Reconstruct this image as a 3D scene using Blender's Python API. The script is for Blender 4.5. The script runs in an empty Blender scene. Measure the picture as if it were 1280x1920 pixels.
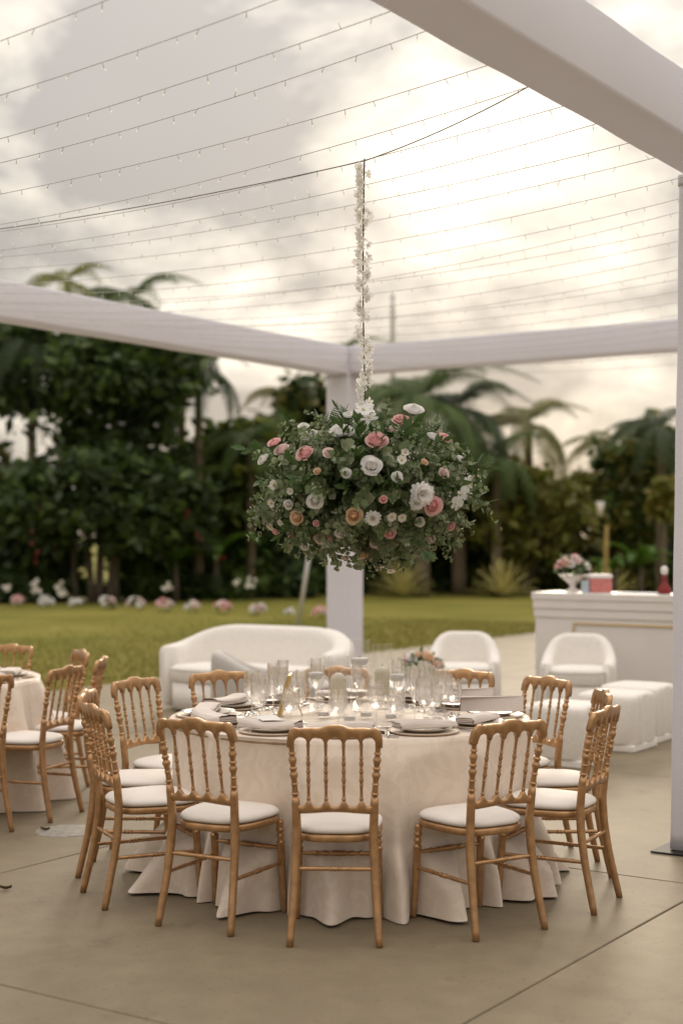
import bpy, math, random
import numpy as np
from mathutils import Vector, Matrix, Quaternion, Euler
random.seed(7); np.random.seed(7)
PI = math.pi
SC = bpy.context.scene
COL = SC.collection

# ---------------------------------------------------------------- camera
F = 2800.0; CAMH = 1.65; HOR = 1005.0           # pixels of the 1280x1920 photograph
cam_d = bpy.data.cameras.new('camera'); cam = bpy.data.objects.new('camera', cam_d); COL.objects.link(cam)
cam.location = (0, 0, CAMH)
cam.rotation_euler = (PI/2 + math.atan((HOR-960)/F), 0, 0)
cam_d.sensor_fit = 'VERTICAL'; cam_d.sensor_height = 36; cam_d.lens = F/1920*36
cam_d.clip_start = 0.05; cam_d.clip_end = 5000
cam_d.dof.use_dof = True; cam_d.dof.focus_distance = 6.85; cam_d.dof.aperture_fstop = 1.55
SC.camera = cam
def at(px, d, y=None, z=None):
    """a point d metres ahead on the photograph's column px, at height z or on row y"""
    if z is None: z = CAMH + (HOR-y)*d/F
    return Vector(((px-640)*d/F, d, z))
# tent axes: U runs across the tent, V along it
UX, VX = Vector((.8313, -.5558, 0)), Vector((.5558, .8313, 0))
def uv(u, v, z=0): return UX*u + VX*v + Vector((0, 0, z))
ROT_U = math.atan2(UX.y, UX.x)

# ---------------------------------------------------------------- sky, sun, exposure
SUN_AZ, SUN_EL = math.radians(5.4), math.radians(12.0)
W = bpy.data.worlds.new('World'); SC.world = W; W.use_nodes = True
nt = W.node_tree; nt.nodes.clear()
def N(t, **k):
    n = nt.nodes.new(t)
    for a, b in k.items(): setattr(n, a, b)
    return n
def mth(op, a, b=None, c=None, clamp=False):
    n = N('ShaderNodeMath', operation=op, use_clamp=clamp)
    for i, x in enumerate((a, b, c)):
        if x is None: continue
        if isinstance(x, (int, float)): n.inputs[i].default_value = x
        else: nt.links.new(x, n.inputs[i])
    return n.outputs[0]
out = N('ShaderNodeOutputWorld'); bg = N('ShaderNodeBackground'); bg.inputs[1].default_value = 0.1
nt.links.new(bg.outputs[0], out.inputs[0])
sky = N('ShaderNodeTexSky', sky_type='NISHITA'); sky.sun_disc = False
sky.sun_elevation = SUN_EL; sky.sun_rotation = SUN_AZ
tc = N('ShaderNodeTexCoord'); sp = N('ShaderNodeSeparateXYZ'); nt.links.new(tc.outputs['Generated'], sp.inputs[0])
zz = mth('MAXIMUM', sp.outputs[2], 0.0)
den = mth('ADD', zz, 0.34)
px_, py_ = mth('DIVIDE', sp.outputs[0], den), mth('DIVIDE', sp.outputs[1], den)
cb = N('ShaderNodeCombineXYZ'); nt.links.new(px_, cb.inputs[0]); nt.links.new(py_, cb.inputs[1]); cb.inputs[2].default_value = 3.7
SKY_OFF = (21.0, 4.4, 0)
mp = N('ShaderNodeMapping'); mp.inputs['Location'].default_value = SKY_OFF
nt.links.new(cb.outputs[0], mp.inputs[0])
n1 = N('ShaderNodeTexNoise'); n1.inputs['Scale'].default_value = 3.4; n1.inputs['Detail'].default_value = 6.0; n1.inputs['Roughness'].default_value = .58; n1.inputs['Distortion'].default_value = .25
nt.links.new(mp.outputs[0], n1.inputs['Vector'])
n2 = N('ShaderNodeTexNoise'); n2.inputs['Scale'].default_value = 1.5; n2.inputs['Detail'].default_value = 3.0
nt.links.new(mp.outputs[0], n2.inputs['Vector'])
sd = Vector((math.sin(SUN_AZ)*math.cos(SUN_EL), math.cos(SUN_AZ)*math.cos(SUN_EL), math.sin(SUN_EL)))
dp = N('ShaderNodeVectorMath', operation='DOT_PRODUCT'); nt.links.new(tc.outputs['Generated'], dp.inputs[0]); dp.inputs[1].default_value = sd
dpc = mth('MAXIMUM', dp.outputs['Value'], 0.0)
glow = mth('POWER', dpc, 150.0); glow2 = mth('POWER', dpc, 18.0)
den_ = mth('ADD', mth('MULTIPLY', n1.outputs[0], .75), mth('MULTIPLY', n2.outputs[0], .25))
thin = mth('MULTIPLY_ADD', den_, 4.6, -2.42)                    # thin cloud lets the light through
lit = mth('ADD', mth('ADD', thin, mth('MULTIPLY', glow, 0.42)), mth('MULTIPLY', glow2, .24), clamp=True)
cm = N('ShaderNodeMix', data_type='RGBA'); nt.links.new(lit, cm.inputs[0])
cm.inputs[6].default_value = (3.0, 2.80, 2.62, 1); cm.inputs[7].default_value = (8.6, 7.8, 6.55, 1)
gl = mth('ADD', mth('MULTIPLY_ADD', zz, .80, .90), mth('MULTIPLY', mth('POWER', zz, 2.0), 4.2))                        # an overcast sky brightens towards the zenith
gl = mth('ADD', gl, mth('MULTIPLY', glow2, .12))
gl = mth('MULTIPLY', gl, mth('MULTIPLY_ADD', n2.outputs[0], .45, .78))
vm = N('ShaderNodeVectorMath', operation='SCALE'); nt.links.new(cm.outputs[2], vm.inputs[0]); nt.links.new(gl, vm.inputs['Scale'])
mx = N('ShaderNodeMix', data_type='RGBA'); mx.inputs[0].default_value = .96
nt.links.new(sky.outputs[0], mx.inputs[6]); nt.links.new(vm.outputs[0], mx.inputs[7])
nt.links.new(mx.outputs[2], bg.inputs[0])
sl = bpy.data.lights.new('sun', 'SUN'); sl.energy = 1.4; sl.angle = math.radians(18); sl.color = (1, .84, .64)
so = bpy.data.objects.new('sun', sl); COL.objects.link(so)
so.rotation_euler = (-sd).to_track_quat('-Z', 'Y').to_euler()
SC.view_settings.view_transform = 'Standard'; SC.view_settings.look = 'None'
SC.view_settings.exposure = 0.34; SC.view_settings.gamma = 1.0; SC.view_settings.use_curve_mapping = False
SC.render.engine = 'CYCLES'
cy = SC.cycles
cy.max_bounces = 14; cy.transparent_max_bounces = 32; cy.transmission_bounces = 14; cy.glossy_bounces = 8; cy.diffuse_bounces = 4
cy.caustics_reflective = False; cy.caustics_refractive = False
cy.use_denoising = True

# ---------------------------------------------------------------- materials
MATS = {}
def mat(name, col, rough=.6, metal=0.0, var=0.0, scale=8.0, bump=0.0, bscale=None, col2=None, sheen=0.0, spec=.5, trans=0.0, detail=4.0, stretch=None):
    if name in MATS: return MATS[name]
    m = bpy.data.materials.new(name); m.use_nodes = True
    t = m.node_tree; b = t.nodes['Principled BSDF']
    b.inputs['Base Color'].default_value = (*col, 1); b.inputs['Roughness'].default_value = rough; b.inputs['Metallic'].default_value = metal
    b.inputs['Specular IOR Level'].default_value = spec
    if sheen: b.inputs['Sheen Weight'].default_value = sheen
    if var or bump or col2:
        co = t.nodes.new('ShaderNodeTexCoord'); vec = co.outputs['Object']
        if stretch:
            mpp = t.nodes.new('ShaderNodeMapping'); mpp.inputs['Scale'].default_value = stretch; t.links.new(vec, mpp.inputs[0]); vec = mpp.outputs[0]
        nz = t.nodes.new('ShaderNodeTexNoise'); nz.inputs['Scale'].default_value = scale; nz.inputs['Detail'].default_value = detail
        t.links.new(vec, nz.inputs['Vector'])
        rp = t.nodes.new('ShaderNodeValToRGB'); rp.color_ramp.elements[0].position = .32; rp.color_ramp.elements[1].position = .68
        c2 = col2 if col2 else tuple(min(1, c*(1+var)) for c in col)
        c1 = col if col2 else tuple(c*(1-var) for c in col)
        rp.color_ramp.elements[0].color = (*c1, 1); rp.color_ramp.elements[1].color = (*c2, 1)
        t.links.new(nz.outputs[0], rp.inputs[0]); t.links.new(rp.outputs[0], b.inputs['Base Color'])
        if bump:
            bz = t.nodes.new('ShaderNodeTexNoise'); bz.inputs['Scale'].default_value = bscale or scale*4; bz.inputs['Detail'].default_value = 5
            t.links.new(vec, bz.inputs['Vector'])
            bp = t.nodes.new('ShaderNodeBump'); bp.inputs['Strength'].default_value = bump; bp.inputs['Distance'].default_value = .01
            t.links.new(bz.outputs[0], bp.inputs['Height']); t.links.new(bp.outputs[0], b.inputs['Normal'])
    if trans:                                                   # leaves and petals let light through
        tr = t.nodes.new('ShaderNodeBsdfTranslucent'); ms = t.nodes.new('ShaderNodeMixShader'); ms.inputs[0].default_value = trans
        lk = b.inputs['Base Color'].links
        if lk: t.links.new(lk[0].from_socket, tr.inputs[0])
        else: tr.inputs[0].default_value = (*col, 1)
        o = t.nodes['Material Output']
        t.links.new(b.outputs[0], ms.inputs[1]); t.links.new(tr.outputs[0], ms.inputs[2]); t.links.new(ms.outputs[0], o.inputs[0])
    MATS[name] = m
    return m
def glass_mat(name, col=(1, 1, 1), clear=.45, rough=0.0, ior=1.5):
    m = bpy.data.materials.new(name); m.use_nodes = True; t = m.node_tree; t.nodes.clear()
    o = t.nodes.new('ShaderNodeOutputMaterial'); g = t.nodes.new('ShaderNodeBsdfGlass'); g.inputs['Color'].default_value = (*col, 1); g.inputs['IOR'].default_value = ior; g.inputs['Roughness'].default_value = rough
    tr = t.nodes.new('ShaderNodeBsdfTransparent'); tr.inputs[0].default_value = (*[.5+.5*c for c in col], 1)
    ms = t.nodes.new('ShaderNodeMixShader'); ms.inputs[0].default_value = clear
    t.links.new(g.outputs[0], ms.inputs[1]); t.links.new(tr.outputs[0], ms.inputs[2])
    lw = t.nodes.new('ShaderNodeLayerWeight'); lw.inputs[0].default_value = .25; ge = t.nodes.new('ShaderNodeNewGeometry')
    fr = t.nodes.new('ShaderNodeMath'); fr.operation = 'MULTIPLY'; iv = t.nodes.new('ShaderNodeMath'); iv.operation = 'SUBTRACT'; iv.inputs[0].default_value = 1; t.links.new(ge.outputs['Backfacing'], iv.inputs[1])
    sc_ = t.nodes.new('ShaderNodeMath'); sc_.operation = 'MULTIPLY'; sc_.inputs[1].default_value = .75; t.links.new(lw.outputs['Fresnel'], sc_.inputs[0])
    t.links.new(iv.outputs[0], fr.inputs[0]); t.links.new(sc_.outputs[0], fr.inputs[1]); gy = t.nodes.new('ShaderNodeBsdfGlossy'); gy.inputs['Roughness'].default_value = .03; gy.inputs['Color'].default_value = (.95, .95, .95, 1)
    m2 = t.nodes.new('ShaderNodeMixShader'); t.links.new(fr.outputs[0], m2.inputs[0]); t.links.new(ms.outputs[0], m2.inputs[1]); t.links.new(gy.outputs[0], m2.inputs[2])
    t.links.new(m2.outputs[0], o.inputs[0])
    return m

# ---------------------------------------------------------------- mesh helpers
class MB:
    def __init__(s): s.v = []; s.f = []; s.m = []; s.sm = []
    def add(s, v, f, m=0, sm=True):
        o = len(s.v); s.v += [tuple(p) for p in v]
        for q in f: s.f.append(tuple(i+o for i in q)); s.m.append(m); s.sm.append(sm)
        return s
    def box(s, c, d, m=0, M=None, bev=0.0):
        x, y, z = [a/2 for a in d]; b = min(bev, x*.9, y*.9, z*.9)
        if b <= 0:
            v = [Vector((i*x, j*y, k*z)) for k in (-1, 1) for j in (-1, 1) for i in (-1, 1)]
            f = [(0, 2, 3, 1), (4, 5, 7, 6), (0, 1, 5, 4), (2, 6, 7, 3), (0, 4, 6, 2), (1, 3, 7, 5)]
        else:                                                   # chamfered box
            rings = []
            for zz_, e in ((-z, b), (-z+b, 0), (z-b, 0), (z, b)):
                X, Y = x-e, y-e; c_ = b
                rings.append([Vector(p+(zz_,)) for p in ((-X+c_, -Y), (X-c_, -Y), (X, -Y+c_), (X, Y-c_), (X-c_, Y), (-X+c_, Y), (-X, Y-c_), (-X, -Y+c_))])
            v = [p for r in rings for p in r]; f = []
            for k in range(3):
                for i in range(8): j = (i+1) % 8; f.append((k*8+i, k*8+j, k*8+8+j, k*8+8+i))
            f.append(tuple(range(7, -1, -1))); f.append(tuple(range(24, 32)))
        c = Vector(c); v = [(M @ p if M else p)+c for p in v]
        return s.add(v, f, m, False)
    def tube(s, path, rad, n=8, m=0, caps=True, sm=True, flat=1.0):
        path = [Vector(p) for p in path]; k = len(path)
        if isinstance(rad, (int, float)): rad = [rad]*k
        v = []; f = []; ref = None
        for i, p in enumerate(path):
            t = (path[min(i+1, k-1)]-path[max(i-1, 0)])
            t = t.normalized() if t.length > 1e-9 else Vector((0, 0, 1))
            if ref is None:
                ref = Vector((1, 0, 0)) if abs(t.x) < .8 else Vector((0, 1, 0))
            a = (ref-t*ref.dot(t)).normalized(); b = t.cross(a); ref = a
            for j in range(n):
                w = 2*PI*j/n; v.append(p+(a*math.cos(w)+b*math.sin(w)*flat)*rad[i])
        for i in range(k-1):
            for j in range(n):
                q = (j+1) % n; f.append((i*n+j, i*n+q, i*n+n+q, i*n+n+j))
        if caps: f.append(tuple(range(n-1, -1, -1))); f.append(tuple((k-1)*n+j for j in range(n)))
        return s.add(v, f, m, sm)
    def lathe(s, prof, n=24, c=(0, 0, 0), m=0, sm=True, M=None, cap0=False, cap1=False):
        c = Vector(c); v = []; f = []
        for r, z in prof:
            for j in range(n):
                w = 2*PI*j/n; p = Vector((r*math.cos(w), r*math.sin(w), z)); v.append((M @ p if M else p)+c)
        for i in range(len(prof)-1):
            for j in range(n):
                q = (j+1) % n; f.append((i*n+j, i*n+q, i*n+n+q, i*n+n+j))
        if cap0: f.append(tuple(range(n-1, -1, -1)))
        if cap1: f.append(tuple((len(prof)-1)*n+j for j in range(n)))
        return s.add(v, f, m, sm)
    def grid(s, fn, nu, nv, m=0, sm=True, wrap=False):
        v = [fn(i/nu, j/nv) for j in range(nv+1) for i in range(nu+(0 if wrap else 1))]
        w = nu if wrap else nu+1; f = []
        for j in range(nv):
            for i in range(nu):
                q = (i+1) % w if wrap else i+1
                f.append((j*w+i, j*w+q, j*w+w+q, j*w+w+i))
        return s.add(v, f, m, sm)
    def mesh(s, name, mats):
        me = bpy.data.meshes.new(name); me.from_pydata(s.v, [], s.f)
        for x in (mats if isinstance(mats, (list, tuple)) else [mats]): me.materials.append(x)
        me.polygons.foreach_set('material_index', s.m); me.polygons.foreach_set('use_smooth', s.sm); me.update()
        return me
    def build(s, name, mats, parent=None, loc=(0, 0, 0)):
        return obj(name, s.mesh(name, mats), parent, loc)
def obj(name, me, parent=None, loc=(0, 0, 0)):
    o = bpy.data.objects.new(name, me); COL.objects.link(o); o.location = loc
    if parent: o.parent = parent
    return o
def tag(o, label=None, cat=None, group=None, kind=None):
    for k, x in (('label', label), ('category', cat), ('group', group), ('kind', kind)):
        if x: o[k] = x
    return o
def thing(name, label, cat, loc=(0, 0, 0), rz=0, group=None):
    o = bpy.data.objects.new(name, None); COL.objects.link(o); o.location = loc; o.rotation_euler = (0, 0, rz); o.empty_display_size = .1
    return tag(o, label, cat, group)
def dup(root, loc, rz, label=None, group=None, sc=None):
    r = root.copy(); COL.objects.link(r); r.location = loc; r.rotation_euler = (0, 0, rz)
    if sc: r.scale = sc
    if label: r['label'] = label
    if group: r['group'] = group
    for ch in list(root.children):
        c = ch.copy(); COL.objects.link(c); c.parent = r
        for g in list(ch.children):
            d = g.copy(); COL.objects.link(d); d.parent = c
    return r
def interp(x, pts):
    for (a, b), (c, d) in zip(pts, pts[1:]):
        if x <= c: return b+(d-b)*max(0, min(1, (x-a)/(c-a) if c > a else 1))
    return pts[-1][1]
def rnd(a, b): return random.uniform(a, b)

GOLD = mat('gold_paint', (.455, .262, .126), .37, .66, .16, 30, .10, 70)
IVORY = mat('ivory_vinyl', (.76, .70, .64), .6, 0, .03, 6, .06, 30)
WHITEFAB = mat('white_stretch_drape', (.84, .825, .875), .85, 0, .015, 1.2, .45, 4.0, trans=.30)
BOUCLE = mat('ivory_boucle', (.84, .795, .735), .95, 0, .04, 40, .5, 160, sheen=.2)
BOUCLE2 = mat('pale_grey_boucle', (.53, .50, .465), .95, 0, .04, 40, .5, 160)  # greyer boucle for the sideways armchair
BLACK = mat('black_steel', (.015, .015, .015), .6)
WHITEPAINT = mat('white_lacquer', (.78, .74, .71), .45, 0, .02, 3)
BRASS = mat('brass_trim', (.66, .45, .17), .4, .35)
CLOTHM = None
exec_later = []

# ---------------------------------------------------------------- ground
def concrete():
    m = bpy.data.materials.new('brushed_concrete'); m.use_nodes = True; t = m.node_tree; b = t.nodes['Principled BSDF']
    b.inputs['Roughness'].default_value = .62; b.inputs['Specular IOR Level'].default_value = .5
    co = t.nodes.new('ShaderNodeTexCoord')
    def nz(sc, de, ro=.55):
        n = t.nodes.new('ShaderNodeTexNoise'); n.inputs['Scale'].default_value = sc; n.inputs['Detail'].default_value = de; n.inputs['Roughness'].default_value = ro
        t.links.new(co.outputs['Object'], n.inputs['Vector']); return n.outputs[0]
    a, c, g = nz(.9, 6, .6), nz(7, 8, .65), nz(120, 3)
    def ma(op, x, y):
        n = t.nodes.new('ShaderNodeMath'); n.operation = op
        for i, q in enumerate((x, y)):
            if isinstance(q, float): n.inputs[i].default_value = q
            else: t.links.new(q, n.inputs[i])
        return n.outputs[0]
    s = ma('ADD', ma('ADD', ma('MULTIPLY', a, .55), ma('MULTIPLY', c, .30)), ma('MULTIPLY', g, .15))
    rp = t.nodes.new('ShaderNodeValToRGB'); e = rp.color_ramp.elements
    e[0].position = .36; e[0].color = (.160, .123, .073, 1); e[1].position = .66; e[1].color = (.242, .194, .121, 1)
    t.links.new(s, rp.inputs[0])
    st = t.nodes.new('ShaderNodeValToRGB'); e = st.color_ramp.elements                    # old spills and tyre marks
    e[0].position = .30; e[0].color = (.72, .70, .67, 1); e[1].position = .42; e[1].color = (1, 1, 1, 1)
    t.links.new(nz(2.6, 9, .72), st.inputs[0])
    gr = t.nodes.new('ShaderNodeValToRGB'); e = gr.color_ramp.elements; e[0].position = .30; e[0].color = (.78, .76, .73, 1); e[1].position = .36; e[1].color = (1, 1, 1, 1)
    t.links.new(nz(38, 2, .5), gr.inputs[0])
    oi = t.nodes.new('ShaderNodeObjectInfo'); orr = t.nodes.new('ShaderNodeMapRange'); orr.inputs[3].default_value = .90; orr.inputs[4].default_value = 1.08; t.links.new(oi.outputs['Random'], orr.inputs[0])
    last = rp.outputs[0]
    for q in (st.outputs[0], gr.outputs[0], orr.outputs[0]):
        mm = t.nodes.new('ShaderNodeMix'); mm.data_type = 'RGBA'; mm.blend_type = 'MULTIPLY'; mm.inputs[0].default_value = 1
        t.links.new(last, mm.inputs[6]); t.links.new(q, mm.inputs[7]); last = mm.outputs[2]
    t.links.new(last, b.inputs['Base Color'])
    bp = t.nodes.new('ShaderNodeBump'); bp.inputs['Strength'].default_value = .25; bp.inputs['Distance'].default_value = .004
    t.links.new(ma('ADD', c, g), bp.inputs['Height']); t.links.new(bp.outputs[0], b.inputs['Normal'])
    return m
CONC = concrete()
JOINT = mat('dark_joint', (.035, .03, .025), .9)
U0, DU, V0, DV = -2.484, 2.98, 3.897, 2.93
UEDGE = U0-3*DU
lawn = MB().add([(-900, -200, 0), (900, -200, 0), (900, 1800, 0), (-900, 1800, 0)], [(0, 1, 2, 3)], 0, False)
LAWNM = mat('lawn_grass', (.138, .138, .028), .9, 0, 0, .30, .6, 30, col2=(.235, .205, .052), detail=7, spec=.05)
tag(lawn.build('lawn', LAWNM, None, (0, 0, -.035)), kind='structure')
pb = MB().box((0, 0, 0), (DU*7+.1, DV*12, .03), 0)
patio = pb.build('patio', JOINT); patio.location = uv(UEDGE+DU*3.5, V0-3*DV+DV*6, -.030); patio.rotation_euler = (0, 0, ROT_U); tag(patio, kind='structure')
slab_me = MB().box((0, 0, 0), (DU-.009, DV-.009, .05), 0, None, .004).mesh('slab', CONC)
for i in range(7):
    for j in range(12):
        s_ = obj('slab', slab_me, patio)
        s_.location = ((i-3)*DU, (j-5.5)*DV, .0045)
        s_.rotation_euler = (0, 0, 0 if (i*5+j*3) % 2 else PI)
# grass blades near enough to see
gv = []; gf = []
for k in range(26000):
    u = UEDGE-.02-abs(random.gauss(0, 1))*3.2; v = rnd(5, 26)
    p = uv(u, v, -.035); a = rnd(0, PI); h = rnd(.03, .075); w = rnd(.006, .012); lx, ly = rnd(-.03, .03), rnd(-.03, .03)
    o = len(gv); c, s = math.cos(a)*w, math.sin(a)*w
    gv += [(p.x-c, p.y-s, p.z), (p.x+c, p.y+s, p.z), (p.x+lx, p.y+ly, p.z+h)]; gf.append((o, o+1, o+2))
tag(MB().add(gv, gf, 0, False).build('grass', mat('grass_blade', (.23, .205, .05), .8, trans=.35)), kind='stuff')

# ---------------------------------------------------------------- the draped tent frame
BU_R, BU_L, BV_B, BV_M, BV_N = -2.672, -9.62, 14.46, 7.60, .75
BZ0, BZ1, BW = 3.52, 3.84, .285
PW = .315
tent = thing('tent_frame', 'open tent frame of posts and beams wrapped in white stretch fabric', 'tent', uv(BU_L, BV_B), ROT_U)
TI = Matrix.Rotation(-ROT_U, 4, 'Z') @ Matrix.Translation(-uv(BU_L, BV_B))
def loc_uv(u, v, z=0): return TI @ uv(u, v, z)
def wrapped_box(a, b, w, h, sag, seed, seg=40, along='v'):
    """a fabric sleeve from a to b: rounded rectangle section, edges slightly scalloped by the pull of the fabric"""
    a, b = Vector(a), Vector(b); d = (b-a).normalized(); L = (b-a).length
    up = Vector((0, 0, 1)) if abs(d.z) < .5 else Vector((1, 0, 0))
    sd_ = d.cross(up).normalized(); up = sd_.cross(d)
    rs = random.Random(seed); ph = [rs.uniform(0, 6.28) for _ in range(6)]
    sec = []
    rr = .022
    for cx, cy_, a0 in ((1, 1, 0), (-1, 1, PI/2), (-1, -1, PI), (1, -1, 3*PI/2)):
        for k in range(4):
            t = a0+PI/2*k/3; sec.append((cx*(w/2-rr)+rr*math.cos(t), cy_*(h/2-rr)+rr*math.sin(t)))
        # middle points of the sides so the fabric can pull in
        nx = {0: (0, h/2), PI/2: (-w/2, 0), PI: (0, -h/2), 3*PI/2: (w/2, 0)}[a0]; sec.append(nx)
    v = []; n = len(sec)
    for i in range(seg+1):
        t = i/seg; p = a+d*L*t
        q = 1+.012*math.sin(9*t*L/3+ph[0])+.008*math.sin(23*t*L/3+ph[1])
        for x, y in sec:
            mid = (abs(x) < 1e-6 or abs(y) < 1e-6)
            k = q-(sag if mid else 0)*(.6+.4*math.sin(5*t*L+ph[2]))
            v.append(p+sd_*x*k+up*y*k)
    f = []
    for i in range(seg):
        for j in range(n):
            q = (j+1) % n; f.append((i*n+j, i*n+q, i*n+n+q, i*n+n+j))
    f += [tuple(range(n-1, -1, -1)), tuple(seg*n+j for j in range(n))]
    return MB().add(v, f, 0, True)
hz = (BZ0+BZ1)/2
wrapped_box(loc_uv(BU_R, BV_N-.15, hz), loc_uv(BU_R, BV_B-BW/2, hz), BW, BZ1-BZ0, .03, 1, 60).build('beam', WHITEFAB, tent)
wrapped_box(loc_uv(BU_L, BV_N-.15, hz), loc_uv(BU_L, BV_B+BW/2, hz), BW, BZ1-BZ0, .03, 2, 60).build('beam', WHITEFAB, tent)
wrapped_box(loc_uv(BU_L+BW/2, BV_B, hz+.002), loc_uv(BU_R+BW/2, BV_B, hz+.002), BW*.99, BZ1-BZ0-.01, .03, 3, 40).build('beam', WHITEFAB, tent)
wrapped_box(loc_uv(BU_L+BW/2, BV_N, hz+.003), loc_uv(BU_R-BW/2, BV_N, hz+.003), BW*.99, BZ1-BZ0-.01, .03, 4, 40).build('beam', WHITEFAB, tent)
for k, (u, v, lean) in enumerate(((BU_L, BV_B, 0), (-2.775, 7.615, .018), (BU_R, BV_B, 0), (BU_L, BV_M, 0), (BU_L, BV_N, 0), (BU_R, BV_N, 0))):
    a = loc_uv(u, v, .012); b = loc_uv(u, v, BZ0-.001); b.x += lean*3.5
    po = wrapped_box(a, b, PW, PW, .05, 10+k, 40).build('post', WHITEFAB, tent)
    MB().box(loc_uv(u, v, .006), (.46, .46, .008), 0).build('base_plate', BLACK, tent)
    cap = wrapped_box(loc_uv(u, v, BZ0-.035)+Vector((lean*3.5, 0, 0)), loc_uv(u, v, BZ0+.02)+Vector((lean*3.5, 0, 0)), PW*1.025, PW*1.025, .01, 30+k, 3).build('fabric_collar', WHITEFAB, tent)

# ---------------------------------------------------------------- string lights, cable
WIRE = mat('clear_plastic_wire', (.55, .52, .49), .5)
CABLE = mat('steel_cable', (.20, .19, .18), .4, .5)
def emit_mat(name, col, s):
    m = bpy.data.materials.new(name); m.use_nodes = True; b = m.node_tree.nodes['Principled BSDF']
    b.inputs['Base Color'].default_value = (.3, .27, .22, 1); b.inputs['Emission Color'].default_value = (*col, 1); b.inputs['Emission Strength'].default_value = s
    return m
BULB = emit_mat('warm_bulb', (1, .82, .50), .65)
n_str = 0
vs = 3.02
while vs < BV_B-.25:
    zr = BZ0+.03+rnd(-.03, .02); zl = BZ0+.06+rnd(-.03, .06)
    A = uv(BU_R-BW/2+.015, vs, zr); B = uv(BU_L+BW/2-.015, vs+rnd(-.10, .10), zl)
    sag = rnd(.17, .27); P = []
    for k in range(41):
        t = k/40; p = A.lerp(B, t); p.z -= sag*4*t*(1-t); p += VX*.015*math.sin(t*9+vs*5); P.append(p)
    root = thing('string_light', 'x', 'string lights', A, 0, 'strands of tiny lights strung across the tent')
    MB().tube([p-A for p in P], .0018, 4).build('wire', WIRE, root)
    m = MB(); L = (B-A).length; nb = int(L/.155)
    for k in range(nb):
        t = (k+.5+rnd(-.2, .2))/nb; p = A.lerp(B, t); p.z -= sag*4*t*(1-t); p += VX*.015*math.sin(t*9+vs*5)
        d = Vector((rnd(-.6, .6), rnd(-.6, .6), -1 if random.random() < .8 else .8)).normalized(); p = p-A
        m.tube([p, p+d*.024], .0014, 4, 0)
        q = p+d*.030
        m.tube([q-d*.006, q-d*.002, q+d*.003, q+d*.007], [.001, .0017, .0017, .0007], 5, 1)
    bo = m.build('bulb_row', [WIRE, BULB], root); tag(bo, kind='stuff')
    exec_later.append((root, vs)); n_str += 1
    vs += .365+rnd(-.02, .02)
for k, (r, v_) in enumerate(sorted(exec_later, key=lambda e: e[1])):
    r['label'] = 'strand of tiny warm lights strung between the two long tent beams'
BALL = at(688, 7.0, y=918)                                       # centre of the flower ball
G = at(683, 7.0, y=299)                                          # where the garland hangs from the cable
Aq = at(992, 6.25, y=166); Aq.z = BZ0+.02; Lq = Vector((-4.35, 9.98, BZ0+.02))
cp = []
for k in range(13): t = k/12; p = Aq.lerp(G, t); p.z -= .02*4*t*(1-t); cp.append(p)
for k in range(1, 31): t = k/30; p = G.lerp(Lq, t); p.z -= .10*4*t*(1-t); cp.append(p)
tag(MB().tube(cp, .0027, 6).build('support_cable', CABLE), 'thicker bare steel cable across the tent that carries the hanging flowers', 'cable')

# ---------------------------------------------------------------- gold chairs
def yb(z):                                                       # line of the back, seen from the side
    return interp(z, [(0, -.262), (.10, -.240), (.22, -.214), (.34, -.196), (.45, -.19), (.60, -.206), (.90, -.262)])
def xb(z): return interp(z, [(0, .180), (.2, .166), (.45, .155), (.6, .161), (.80, .1745), (.9, .178)])
def turned(path_fn, prof, n=10, m=0):
    return MB().tube([path_fn(z) for z, _ in prof], [r for _, r in prof], n, m)
def smooth_prof(pts, sub=5):
    o = []
    for (a, ra), (b, rb) in zip(pts, pts[1:]):
        for k in range(sub):
            t = k/sub; s = (1-math.cos(PI*t))/2; o.append((a+(b-a)*t, ra+(rb-ra)*s))
    o.append(pts[-1]); return o
def rail(fx0, fx1, top, bot, y0, bow, th, n=72):
    v = []; R = 10
    for i in range(n+1):
        x = fx0+(fx1-fx0)*i/n; a, b = bot(x), top(x); bev = min(.005, (b-a)*.3); h = th/2
        yy = lambda z: y0(z)-bow*(1-(x/.19)**2)
        for yo, z in ((-h+bev, a), (h-bev, a), (h, a+bev), (h, (a+b)/2), (h, b-bev), (h-bev, b), (-h+bev, b), (-h, b-bev), (-h, (a+b)/2), (-h, a+bev)):
            v.append((x, yy(z)+yo, z))
    f = []
    for i in range(n):
        for j in range(R): q = (j+1) % R; f.append((i*R+j, i*R+q, i*R+R+q, i*R+R+j))
    f += [tuple(range(R-1, -1, -1)), tuple(n*R+j for j in range(R))]
    return MB().add(v, f, 0, True)
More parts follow.
